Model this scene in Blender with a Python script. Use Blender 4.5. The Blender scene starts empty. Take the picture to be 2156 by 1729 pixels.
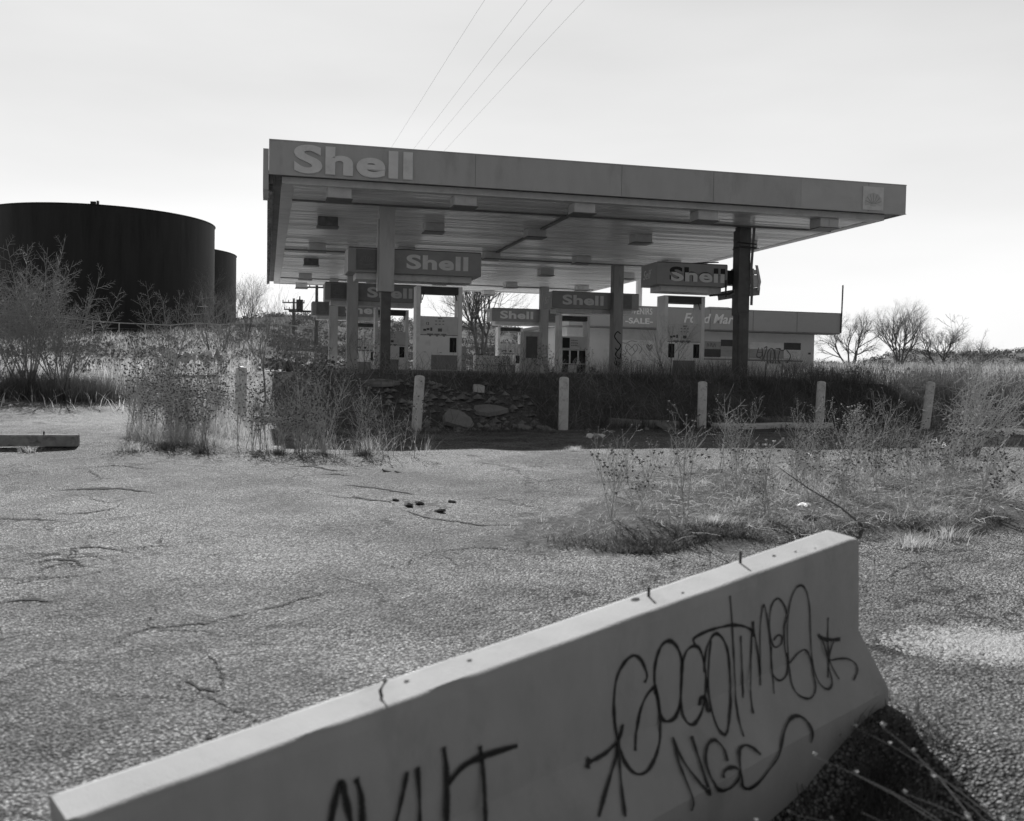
import bpy, bmesh, math, random
import numpy as np
from mathutils import Vector, Matrix, noise
random.seed(7); rng = np.random.default_rng(7)
sc = bpy.context.scene
COL = sc.collection
R = math.radians
# ------------------------------------------------------------------ camera
CAMZ = 1.65
cd = bpy.data.cameras.new("camera"); cam = bpy.data.objects.new("camera", cd); COL.objects.link(cam); sc.camera = cam
cd.sensor_width = 36.0; cd.sensor_fit = 'HORIZONTAL'; cd.lens = 36 * 2095 / 2156.0
cd.clip_start = 0.05; cd.clip_end = 5000
p_, r_ = math.atan(74 / 2095.0), 0.018
fw = Vector((0, math.cos(p_), -math.sin(p_))); up = Vector((0, math.sin(p_), math.cos(p_))); rt = Vector((1, 0, 0))
rt2 = rt * math.cos(r_) + up * math.sin(r_); up2 = up * math.cos(r_) - rt * math.sin(r_)
cam.matrix_world = Matrix(((rt2.x, up2.x, -fw.x, 0), (rt2.y, up2.y, -fw.y, 0), (rt2.z, up2.z, -fw.z, CAMZ), (0, 0, 0, 1)))
cd.dof.use_dof = True; cd.dof.focus_distance = 22.0; cd.dof.aperture_fstop = 2.7
# ------------------------------------------------------------------ sky and sun
SUN_AZ, SUN_EL = -15.5, 37.6           # degrees; azimuth from +Y towards +X
w = bpy.data.worlds.new("World"); sc.world = w; w.use_nodes = True
nt = w.node_tree; nt.nodes.clear()
def N(t, **k):
    n = nt.nodes.new(t)
    for a, b in k.items(): setattr(n, a, b)
    return n
out = N('ShaderNodeOutputWorld'); bg = N('ShaderNodeBackground'); sky = N('ShaderNodeTexSky')
sky.sky_type = 'NISHITA'; sky.sun_disc = False; sky.sun_elevation = R(SUN_EL); sky.sun_rotation = R(SUN_AZ)
sky.air_density = 1.0; sky.dust_density = 2.5; sky.ozone_density = 1.0; sky.altitude = 1500
bw = N('ShaderNodeRGBToBW'); tc = N('ShaderNodeTexCoord')
# thin high cloud over the clear sky: brighter veil, soft bands
mp = N('ShaderNodeMapping'); mp.inputs['Scale'].default_value = (1.2, 1.2, 5.0)
nz = N('ShaderNodeTexNoise'); nz.inputs['Scale'].default_value = 1.6; nz.inputs['Detail'].default_value = 5; nz.inputs['Roughness'].default_value = .45
rp = N('ShaderNodeMapRange'); rp.inputs[1].default_value = .3; rp.inputs[2].default_value = .72; rp.inputs[3].default_value = .90; rp.inputs[4].default_value = 1.08
sx = N('ShaderNodeSeparateXYZ')
hz = N('ShaderNodeValToRGB'); cr_ = hz.color_ramp; cr_.interpolation = 'B_SPLINE'
for pos, v in ((0.0, .75), (.16, .69), (.36, .55), (.58, .24), (1.0, .10)):
    e = cr_.elements[0] if pos == 0 else (cr_.elements[-1] if pos == 1 else cr_.elements.new(pos)); e.color = (v, v, v, 1)
# the veil is bright towards the sun's side of the sky and much darker behind the viewer
dp = N('ShaderNodeVectorMath', operation='DOT_PRODUCT'); dp.inputs[1].default_value = (math.sin(R(SUN_AZ)), math.cos(R(SUN_AZ)), 0)
fr_ = N('ShaderNodeMapRange', interpolation_type='SMOOTHSTEP'); fr_.inputs[1].default_value = -.35; fr_.inputs[2].default_value = .75; fr_.inputs[3].default_value = 3.3; fr_.inputs[4].default_value = 10.2
mf = N('ShaderNodeMath', operation='MULTIPLY')
m1 = N('ShaderNodeMath', operation='MULTIPLY'); m2 = N('ShaderNodeMath', operation='MULTIPLY'); m3 = N('ShaderNodeMath', operation='ADD')
m1.inputs[1].default_value = 0.10
L = nt.links.new
L(sky.outputs[0], bw.inputs[0]); L(tc.outputs['Generated'], mp.inputs[0]); L(mp.outputs[0], nz.inputs[0]); L(nz.outputs[0], rp.inputs[0])
L(tc.outputs['Generated'], sx.inputs[0]); L(sx.outputs[2], hz.inputs[0])
L(bw.outputs[0], m1.inputs[0]); L(m1.outputs[0], m3.inputs[0]); L(tc.outputs['Generated'], dp.inputs[0]); L(dp.outputs['Value'], fr_.inputs[0]); L(hz.outputs[0], mf.inputs[0]); L(fr_.outputs[0], mf.inputs[1]); L(mf.outputs[0], m3.inputs[1]); L(m3.outputs[0], m2.inputs[0]); L(rp.outputs[0], m2.inputs[1])
L(m2.outputs[0], bg.inputs[0]); bg.inputs[1].default_value = 0.10; L(bg.outputs[0], out.inputs[0])
sl = bpy.data.lights.new("sun", 'SUN'); so = bpy.data.objects.new("sun", sl); COL.objects.link(so)
sl.energy = 4.9; sl.angle = R(0.53); sl.color = (1, 1, 1)
a_, e_ = R(SUN_AZ), R(SUN_EL)
sundir = Vector((math.sin(a_) * math.cos(e_), math.cos(a_) * math.cos(e_), math.sin(e_)))
so.rotation_euler = sundir.to_track_quat('Z', 'Y').to_euler(); so.location = (-20, 60, 60)
sc.view_settings.view_transform = 'Standard'; sc.view_settings.look = 'None'; sc.view_settings.exposure = 0.28; sc.view_settings.gamma = 1.0
sc.cycles.max_bounces = 6; sc.cycles.diffuse_bounces = 3; sc.cycles.transparent_max_bounces = 8
sc.cycles.use_denoising = True

# ------------------------------------------------------------------ materials (the place was shot on black-and-white film: all greys)
MATS = {}
def mat(name, base, rough=.8, var=.15, scale=6., bump=0., bscale=40., stretch=(1, 1, 1), spec=.3, trans=0., metal=0., coord='Object', dirt=0., dscale=1.2, dval=.3):
    if name in MATS: return MATS[name]
    m = bpy.data.materials.new(name); m.use_nodes = True; t = m.node_tree; b = t.nodes['Principled BSDF']
    n = lambda ty: t.nodes.new(ty)
    tcn = n('ShaderNodeTexCoord'); mpn = n('ShaderNodeMapping'); mpn.inputs['Scale'].default_value = stretch
    t.links.new(tcn.outputs[coord], mpn.inputs[0])
    na = n('ShaderNodeTexNoise'); na.inputs['Scale'].default_value = scale; na.inputs['Detail'].default_value = 6; na.inputs['Roughness'].default_value = .62
    t.links.new(mpn.outputs[0], na.inputs[0])
    mr = n('ShaderNodeMapRange'); mr.inputs[1].default_value = .3; mr.inputs[2].default_value = .7
    mr.inputs[3].default_value = base * (1 - var); mr.inputs[4].default_value = base * (1 + var)
    t.links.new(na.outputs[0], mr.inputs[0]); last = mr.outputs[0]
    if dirt:
        nd = n('ShaderNodeTexNoise'); nd.inputs['Scale'].default_value = dscale; nd.inputs['Detail'].default_value = 9; nd.inputs['Roughness'].default_value = .7
        t.links.new(mpn.outputs[0], nd.inputs[0])
        md = n('ShaderNodeMapRange'); md.inputs[1].default_value = .52; md.inputs[2].default_value = .64; md.inputs[3].default_value = 1; md.inputs[4].default_value = 1 - dirt
        t.links.new(nd.outputs[0], md.inputs[0])
        mm = n('ShaderNodeMath'); mm.operation = 'MULTIPLY'; t.links.new(last, mm.inputs[0]); t.links.new(md.outputs[0], mm.inputs[1]); last = mm.outputs[0]
    t.links.new(last, b.inputs['Base Color'])
    b.inputs['Roughness'].default_value = rough; b.inputs['Specular IOR Level'].default_value = spec; b.inputs['Metallic'].default_value = metal
    if bump:
        nb = n('ShaderNodeTexNoise'); nb.inputs['Scale'].default_value = bscale; nb.inputs['Detail'].default_value = 5
        t.links.new(mpn.outputs[0], nb.inputs[0]); bp = n('ShaderNodeBump'); bp.inputs['Strength'].default_value = 1; bp.inputs['Distance'].default_value = bump
        t.links.new(nb.outputs[0], bp.inputs['Height']); t.links.new(bp.outputs[0], b.inputs['Normal'])
    if trans:
        tr = n('ShaderNodeBsdfTranslucent'); tr.inputs[0].default_value = (base * 1.2,) * 3 + (1,)
        mx = n('ShaderNodeMixShader'); mx.inputs[0].default_value = trans; o = t.nodes['Material Output']
        t.links.new(b.outputs[0], mx.inputs[1]); t.links.new(tr.outputs[0], mx.inputs[2]); t.links.new(mx.outputs[0], o.inputs[0])
    MATS[name] = m; return m
FASCIA = mat('fascia_paint', .54, .45, .06, 2.5, stretch=(1, 1, .35), dirt=.16, dscale=1.4, spec=.4)
FASCIA2 = mat('fascia_paint_newer', .59, .45, .05, 2.5, dirt=.08, spec=.4)
LETTER = mat('letter_plastic', .88, .45, .08, 3., dirt=.12, dscale=2)
SIGNRED = mat('sign_panel', .30, .35, .08, 3., dirt=.15, spec=.5)
SIGNTXT = mat('sign_letters', .75, .4, .06, 5., dirt=.12, dscale=3)
TRIM = mat('pale_trim', .72, .5, .08, 3., dirt=.15)
SOFFIT = mat('soffit_slats', .86, .22, .22, 1.3, stretch=(.35, 4, 1), dirt=.30, dscale=.9, spec=.6)  # stretched noise puts uneven highlights along the slats into the colour
DARKM = mat('dark_metal', .06, .5, .3, 8., spec=.4)
BLACK = mat('black_plastic', .02, .5, .3, 8.)
COLM = mat('column_cladding', .54, .5, .07, 2., stretch=(3, 3, .6), dirt=.18, dscale=1.5)
COLM2 = mat('column_cladding_dull', .33, .5, .1, 2., stretch=(3, 3, .6), dirt=.25, dscale=1.5)
COLDARK = mat('column_steel', .15, .6, .25, 3., dirt=.3)
WHITEM = mat('pump_white_enamel', .86, .35, .05, 3., dirt=.15, dscale=2.5, spec=.5)
GREYP = mat('pump_grey_panel', .68, .4, .06, 4., dirt=.15, dscale=3)
KICK = mat('pump_kick_panel', .25, .5, .1, 4.)
LAMP = mat('lamp_housing', .75, .4, .1, 5., dirt=.2)
TANKM = mat('black_tank_coating', .028, .6, .3, .8, stretch=(1, 1, .12), spec=.3, dirt=.4, dscale=.5)
CONC = mat('barrier_concrete', .46, .85, .10, 3.5, bump=.0022, bscale=110, stretch=(1, 1, .5), dirt=.14, dscale=2.4, spec=.2)
CONC2 = mat('old_concrete', .33, .9, .2, 5., bump=.01, bscale=14, dirt=.3, dscale=4)
POSTM = mat('bollard_paint', .80, .6, .10, 6., dirt=.35, dscale=5, bump=.003, bscale=25)
PAINT = mat('black_spray_paint', .012, .55, .3, 20.)
RUST = mat('rusty_rebar', .07, .8, .4, 60.)
BWALL = mat('building_wall', .66, .8, .06, 1.5, dirt=.12, dscale=.8)
BFASC = mat('building_fascia', .42, .5, .05, 1.2, dirt=.1)
BOARD = mat('plywood_board', .80, .7, .08, 2., stretch=(1, 1, 4), dirt=.15)
BOARDD = mat('dark_board', .09, .7, .15, 3.)
WOODP = mat('weathered_pole_wood', .13, .85, .25, 3., stretch=(8, 8, .5))
WIRE = mat('cable', .35, .6, .1, 3.)
STEM = mat('dry_stems', .50, .75, .35, 3., trans=.25)
HEAD = mat('seed_heads', .11, .8, .5, 30., trans=.15)
HEADL = mat('pale_seed_heads', .5, .8, .3, 30., trans=.35)
BLADE = mat('dry_grass', .55, .7, .40, 1.2, trans=.4, coord='Object')
BLADED = mat('dark_and_shaded_weeds', .16, .85, .6, 2.6, trans=.2)  # dark tone also carries the shade over the bank and patch front
BARK = mat('bare_bark', .16, .85, .3, 6.)
TWIG = mat('elm_twigs', .34, .75, .25, 4., trans=.1)
TWIGD = mat('far_twigs', .12, .85, .25, 2.)
TRASH = mat('white_litter', .8, .7, .05, 20.)
SCRUBM = mat('scrub_leaves', .12, .85, .45, .5, trans=.15)

# ------------------------------------------------------------------ mesh collecting helpers
class MB:
    def __init__(s): s.v = []; s.f = []; s.m = []; s.k = 0
    def add(s, vs, fs, m=0):
        o = len(s.v); s.v.extend([tuple(q) for q in vs]); s.f.extend([tuple(i + o for i in f) for f in fs]); s.m.extend([m] * len(fs))
    def box(s, x0, x1, y0, y1, z0, z1, m=0, M=None):
        vs = [(x, y, z) for z in (z0, z1) for y in (y0, y1) for x in (x0, x1)]
        if M is not None: vs = [tuple(M @ Vector(q)) for q in vs]
        s.add(vs, [(0, 2, 3, 1), (4, 5, 7, 6), (0, 1, 5, 4), (2, 6, 7, 3), (0, 4, 6, 2), (1, 3, 7, 5)], m)
    def tube(s, pts, rad, n=3, m=0, cap=False):
        k = len(pts); P = [Vector(q) for q in pts]; vs = []
        for i in range(k):
            d = (P[min(i + 1, k - 1)] - P[max(i - 1, 0)])
            if d.length < 1e-9: d = Vector((0, 0, 1))
            d.normalize(); a = d.cross(Vector((0, 0, 1)) if abs(d.z) < .9 else Vector((1, 0, 0))).normalized(); b = d.cross(a)
            r = rad[i] if hasattr(rad, '__len__') else rad
            for j in range(n):
                t = 2 * math.pi * j / n; vs.append(P[i] + a * (r * math.cos(t)) + b * (r * math.sin(t)))
        fs = [(i * n + j, i * n + (j + 1) % n, (i + 1) * n + (j + 1) % n, (i + 1) * n + j) for i in range(k - 1) for j in range(n)]
        if cap: fs += [tuple(range(n - 1, -1, -1)), tuple((k - 1) * n + j for j in range(n))]
        s.add(vs, fs, m)
    def blade(s, p, h, w, az, lean, m=0, bend=1.6):
        dx, dy = math.cos(az), math.sin(az); px, py = -dy * w / 2, dx * w / 2
        p = Vector(p); l1 = lean * h * .35; l2 = lean * h * .35 * (1 + bend)
        a = p; b = p + Vector((dx * l1, dy * l1, h * .6)); c = p + Vector((dx * l2, dy * l2, h))
        s.add([(a.x - px, a.y - py, a.z), (a.x + px, a.y + py, a.z), (b.x - px * .7, b.y - py * .7, b.z), (b.x + px * .7, b.y + py * .7, b.z), tuple(c)], [(0, 1, 3, 2), (2, 3, 4)], m)
    def head(s, p, r, m=1):
        x, y, z = p; q = random.random() * 6
        vs = [(x, y, z - r * .9), (x, y, z + r * .55)] + [(x + r * (1.15 if j % 2 else .8) * math.cos(q + j * math.pi / 3), y + r * (1.15 if j % 2 else .8) * math.sin(q + j * math.pi / 3), z + r * .3 * (1 if j % 2 else -.3)) for j in range(6)]
        s.add(vs, [(0, 2 + (j + 1) % 6, 2 + j) for j in range(6)] + [(1, 2 + j, 2 + (j + 1) % 6) for j in range(6)], m)
    def mesh(s, name, mats, smooth=False):
        me = bpy.data.meshes.new(name); me.from_pydata(s.v, [], s.f)
        if not isinstance(mats, (list, tuple)): mats = [mats]
        for q in mats: me.materials.append(q)
        if len(mats) > 1: me.polygons.foreach_set('material_index', s.m)
        if smooth: me.polygons.foreach_set('use_smooth', [True] * len(me.polygons))
        me.update(); return me
    def build(s, name, mats, parent=None, smooth=False, bevel=0.):
        o = link(name, s.mesh(name, mats, smooth), parent)
        if bevel:
            bm = bmesh.new(); bm.from_mesh(o.data)
            ed = [e for e in bm.edges if len(e.link_faces) == 2 and e.calc_face_angle(0) > .6]
            bmesh.ops.bevel(bm, geom=ed, offset=bevel, segments=2, affect='EDGES', clamp_overlap=True); bm.to_mesh(o.data); bm.free()
        return o
def link(name, data, parent=None):
    o = bpy.data.objects.new(name, data); COL.objects.link(o)
    if parent is not None: o.parent = parent
    return o
def tag(o, label=None, cat=None, group=None, kind=None):
    if label: o['label'] = label
    if cat: o['category'] = cat
    if group: o['group'] = group
    if kind: o['kind'] = kind
    return o
def thing(name, label, cat, loc=(0, 0, 0), rz=0., group=None):
    o = link(name, None); o.location = loc; o.rotation_euler = (0, 0, rz); return tag(o, label, cat, group)
def copy_tree(o, parent=None):
    c = o.copy(); COL.objects.link(c); c.parent = parent
    for ch in list(o.children): copy_tree(ch, c)
    return c
def text_obj(name, body, height, depth, m, parent, loc, width=None, rot=(math.pi / 2, 0, 0), bold=.0, shear=0., clip=None):
    cu = bpy.data.curves.new('t', 'FONT'); cu.body = body; cu.size = 1; cu.extrude = .5; cu.offset = bold; cu.shear = shear; cu.resolution_u = 6
    cu.space_character = 1.0 + bold * 1.5
    t = bpy.data.objects.new('t', cu); COL.objects.link(t)
    me = bpy.data.meshes.new_from_object(t.evaluated_get(bpy.context.evaluated_depsgraph_get()))
    bpy.data.objects.remove(t); bpy.data.curves.remove(cu)
    co = np.empty(len(me.vertices) * 3); me.vertices.foreach_get('co', co); co = co.reshape(-1, 3)
    mn, mx = co.min(0), co.max(0); co -= mn; h = mx[1] - mn[1]; ww = mx[0] - mn[0]
    sxy = height / h; sx_ = (width / ww) if width else sxy
    co[:, 0] *= sx_; co[:, 1] *= sxy; co[:, 2] = (co[:, 2] / max(mx[2] - mn[2], 1e-6)) * depth
    me.vertices.foreach_set('co', co.ravel()); me.materials.clear(); me.materials.append(m); me.update()
    if clip:
        bm = bmesh.new(); bm.from_mesh(me)
        for (pc, pn) in clip:
            g = bm.verts[:] + bm.edges[:] + bm.faces[:]
            bmesh.ops.bisect_plane(bm, geom=g, plane_co=pc, plane_no=pn, clear_outer=True)
        bm.to_mesh(me); bm.free()
    o = link(name, me, parent); o.location = loc; o.rotation_euler = rot; return o
def soft_paint():
    m = bpy.data.materials.new('soft_black_spray'); m.use_nodes = True; t = m.node_tree; b = t.nodes['Principled BSDF']; l = t.links.new
    b.inputs['Base Color'].default_value = (.012, .012, .012, 1); b.inputs['Roughness'].default_value = .6
    at = t.nodes.new('ShaderNodeAttribute'); at.attribute_name = 'edge'; tc_ = t.nodes.new('ShaderNodeTexCoord')
    nn = t.nodes.new('ShaderNodeTexNoise'); nn.inputs['Scale'].default_value = 260; l(tc_.outputs['Object'], nn.inputs[0]); n2 = t.nodes.new('ShaderNodeTexNoise'); n2.inputs['Scale'].default_value = 14; l(tc_.outputs['Object'], n2.inputs[0])
    a1 = t.nodes.new('ShaderNodeMath'); a1.operation = 'MULTIPLY_ADD'; l(nn.outputs[0], a1.inputs[0]); a1.inputs[1].default_value = .7; l(at.outputs['Fac'], a1.inputs[2])
    a2 = t.nodes.new('ShaderNodeMath'); a2.operation = 'MULTIPLY_ADD'; l(n2.outputs[0], a2.inputs[0]); a2.inputs[1].default_value = .5; l(a1.outputs[0], a2.inputs[2])
    mr = t.nodes.new('ShaderNodeMapRange'); mr.interpolation_type = 'SMOOTHSTEP'; mr.inputs[1].default_value = .85; mr.inputs[2].default_value = 1.5; mr.inputs[3].default_value = .97; mr.inputs[4].default_value = 0; l(a2.outputs[0], mr.inputs[0]); l(mr.outputs[0], b.inputs['Alpha']); return m
def ribbon_soft(mb, edges, pts, wd, nrm, off):
    P = [Vector(q) for q in pts]; Q = []
    for i in range(len(P) - 1):
        a = P[max(i - 1, 0)]; b = P[i]; c = P[i + 1]; d = P[min(i + 2, len(P) - 1)]
        for k in range(6):
            t = k / 6; Q.append(.5 * ((2 * b) + (c - a) * t + (2 * a - 5 * b + 4 * c - d) * t * t + (3 * b - a - 3 * c + d) * t ** 3))
    Q.append(P[-1]); P = [Q[0] - (Q[1] - Q[0]).normalized() * wd * .4] + Q + [Q[-1] + (Q[-1] - Q[-2]).normalized() * wd * .4]; vs = []; ph = random.random() * 6
    for i, q in enumerate(P):
        d = (P[min(i + 1, len(P) - 1)] - P[max(i - 1, 0)]).normalized(); n = nrm(q); s = d.cross(n).normalized(); e = i in (0, len(P) - 1); ww = wd * (1 + .22 * math.sin(i * .45 + ph) + .1 * math.sin(i * 1.3))
        for u, ev in ((-1, 1), (-.5, .5), (0, 0), (.5, .5), (1, 1)): vs.append(q + n * off + s * ww * u); edges.append(1. if e else ev)
    mb.add(vs, [(5 * i + j, 5 * i + j + 1, 5 * i + j + 6, 5 * i + j + 5) for i in range(len(P) - 1) for j in range(4)])
def ribbon(mb, pts, wd, nrm, off, m=0):
    """painted stroke: smooth ribbon lying on a face with normal nrm (callable or vector)"""
    P = [Vector(q) for q in pts]
    if len(P) > 2:
        Q = []
        for i in range(len(P) - 1):
            a = P[max(i - 1, 0)]; b = P[i]; c = P[i + 1]; d = P[min(i + 2, len(P) - 1)]
            for k in range(5):
                t = k / 5; Q.append(.5 * ((2 * b) + (c - a) * t + (2 * a - 5 * b + 4 * c - d) * t * t + (3 * b - a - 3 * c + d) * t ** 3))
        Q.append(P[-1]); P = Q
    vs = []
    for i, q in enumerate(P):
        d = (P[min(i + 1, len(P) - 1)] - P[max(i - 1, 0)]).normalized(); n = nrm(q) if callable(nrm) else nrm
        s = d.cross(n).normalized(); e = min(i, len(P) - 1 - i); ww = wd * (.5 if e == 0 else (.85 if e == 1 else 1)) * (1 + .12 * math.sin(i * 1.7))
        vs += [q + n * off + s * ww / 2, q + n * off - s * ww / 2]
    mb.add(vs, [(2 * i, 2 * i + 1, 2 * i + 3, 2 * i + 2) for i in range(len(P) - 1)], m)
# ------------------------------------------------------------------ ground
def ss(x, a, b):
    t = np.clip((x - a) / (b - a), 0, 1); return t * t * (3 - 2 * t)
_g = np.random.default_rng(3); _PH = [(_g.uniform(0, 6.28), _g.uniform(0, 6.28), _g.uniform(0, 3.14)) for _ in range(24)]
def wob(x, y, wl, k0=0, n=5):
    s = 0
    for k in range(n):
        a, b, th = _PH[(k0 + k) % 24]; f = 2 * math.pi / (wl * (0.62 ** k))
        s = s + (.6 ** k) * np.sin(f * (x * math.cos(th) + y * math.sin(th)) + a) * np.cos(f * (y * math.cos(th) - x * math.sin(th)) * .8 + b)
    return s
def PQ(x, y): return (x + 5.15) * -.395 + (y - 19) * .918, (x + 5.15) * .918 + (y - 19) * .395   # distance behind the bollard line, distance along it
TH = math.atan2(.2402, .9707); CA, SA = math.cos(TH), math.sin(TH); OX, OY = -5.70, 23.1
def AB(x, y): return (x - OX) * CA + (y - OY) * SA, -(x - OX) * SA + (y - OY) * CA
def WXY(a, b): return OX + a * CA - b * SA, OY + a * SA + b * CA
PAD = 1.6
def H(x, y):
    x = np.asarray(x, float); y = np.asarray(y, float)
    r = np.hypot(x, y); az = np.degrees(np.arctan2(x, y)); p, q = PQ(x, y); fr = ss(y, -2, 2)
    z = .48 * ss(y, 3, 17) + .18 * ss(-x, 1.5, 6) * ss(y, 9, 18)
    # low weedy island in the lot
    isl = ss(y, 8.6 + .32 * (x - 2), 9.3 + .32 * (x - 2)) * (1 - ss(y, 12.0 + .25 * x, 13.6 + .25 * x)) * ss(x, -.8, 1.5) * (1 - ss(y, 9 + 1.5 * x, 10 + 1.5 * x))
    z = z + .10 * isl
    Wd = 2.1 + 15 * ss(-(x + .24 * (y - 23)), 4.2, 6.5)
    bank = ss(p, .25, .25 + Wd) * fr
    z = z + (PAD - z) * bank + .10 * np.maximum(0, wob(x, y, 1.7, 3)) * bank * (1 - bank) * 4 * .5
    # far land
    left = ss(-az, 6, 20) * fr
    z = z + left * (2.4 * ss(r, 48, 105) + .5 * wob(x, y, 30, 2) * ss(r, 45, 80))
    hill = ss(-az, -5, 1) * (1 - ss(-az, 10, 25)) * fr
    z = z + hill * (1.2 * ss(r, 62, 80) + 7.2 * ss(r, 84, 172) * (1 + .06 * wob(x, y, 60, 5)))
    rt_ = ss(az, 4, 12) * fr
    prof = np.interp(az, [0, 15, 18.9, 20.5, 20.9, 22.4, 23.3, 27, 33], [1, 6, 5.2, 8.2, 11.0, 11.2, 9.9, 11.0, 12.5])
    z = z + rt_ * (1.2 * ss(r, 60, 110) + prof * ss(r, 190, 430))
    back = ss(r, 180, 600) * (1 - fr); z = z + back * 8
    bumpy = ss(p, 1, 8) * ss(r, 30, 60); z = z + bumpy * .12 * wob(x, y, 6, 1)
    s_ = -((x - 1.70) * .776 + (y - 5.07) * .631); o_ = (x - 1.70) * .631 - (y - 5.07) * .776     # the ground falls away in front of the barrier
    z = z - .50 * ss(s_, -.05, .95) * ss(o_, .05, .30) * (1 - ss(o_, .9, 2.0)) * (1 - ss(s_, 4, 6))
    z = z + .012 * wob(x, y, 3.2, 7) * (1 - bank) + .02 * wob(x, y, 9, 9)
    return z
def h1(x, y): return float(H(x, y))
def lot_field(x, y):
    p, q = PQ(x, y)
    isl = np.minimum(np.minimum(y - (8.8 + .32 * (x - 2)), 12.6 + .25 * x - y), np.minimum((9.3 + 1.5 * x - y) * .55, x + .1))
    lot = np.minimum(np.minimum(.25 - p, -isl), 60 - np.hypot(x, y))
    drive = np.minimum(np.minimum(-5.3 - x - .24 * (y - 23), x + 13.5), np.minimum(44 - y, y - 18))
    return np.clip(np.maximum(lot, drive), -1, 1)
def pad_field(x, y):
    a, b = AB(x, y); return np.clip(np.minimum(np.minimum(a + 5, 30 - a), np.minimum(b - 2.0, 46 - b)), -1, 1)
az_f = np.radians(np.concatenate([np.arange(-180, -46, 6), np.arange(-46, 46, .22), np.arange(46, 180, 6)]))
rr = np.concatenate([[.0], np.geomspace(.6, 40, 330), np.geomspace(40.6, 1800, 150)])
RR, AZ = np.meshgrid(rr, az_f, indexing='ij'); GX = RR * np.sin(AZ); GY = RR * np.cos(AZ); GZ = H(GX, GY)
na_ = len(az_f)
LF = lot_field(GX, GY); PF = pad_field(GX, GY); mk = LF > 0; pk = (PF > 0) & ~mk
V = np.stack([GX, GY, GZ], -1).reshape(-1, 3)
I, J = np.meshgrid(np.arange(len(rr) - 1), np.arange(na_), indexing='ij'); J2 = (J + 1) % na_
F = np.stack([I * na_ + J, I * na_ + J2, (I + 1) * na_ + J2, (I + 1) * na_ + J], -1).reshape(-1, 4)
FM = mk[I, J].ravel(); FP = pk[I, J].ravel(); LFr, PFr = LF.ravel(), PF.ravel()
def grid_mesh(name, V, F, m):
    u, inv = np.unique(F, return_inverse=True); me = bpy.data.meshes.new(name)
    me.vertices.add(len(u)); me.vertices.foreach_set('co', V[u].ravel()); me.loops.add(F.size); me.loops.foreach_set('vertex_index', inv.ravel().astype(np.int32))
    me.polygons.add(len(F)); me.polygons.foreach_set('loop_start', np.arange(0, F.size, 4, dtype=np.int32)); me.polygons.foreach_set('loop_total', np.full(len(F), 4, np.int32))
    me.materials.append(m); me.update(calc_edges=True); me.validate(); me.polygons.foreach_set('use_smooth', [True] * len(F))
    for nm, arr in (('lot', LFr), ('pad', PFr)): me.attributes.new(nm, 'FLOAT', 'POINT').data.foreach_set('value', arr[u].astype(np.float32))
    return me
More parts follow.
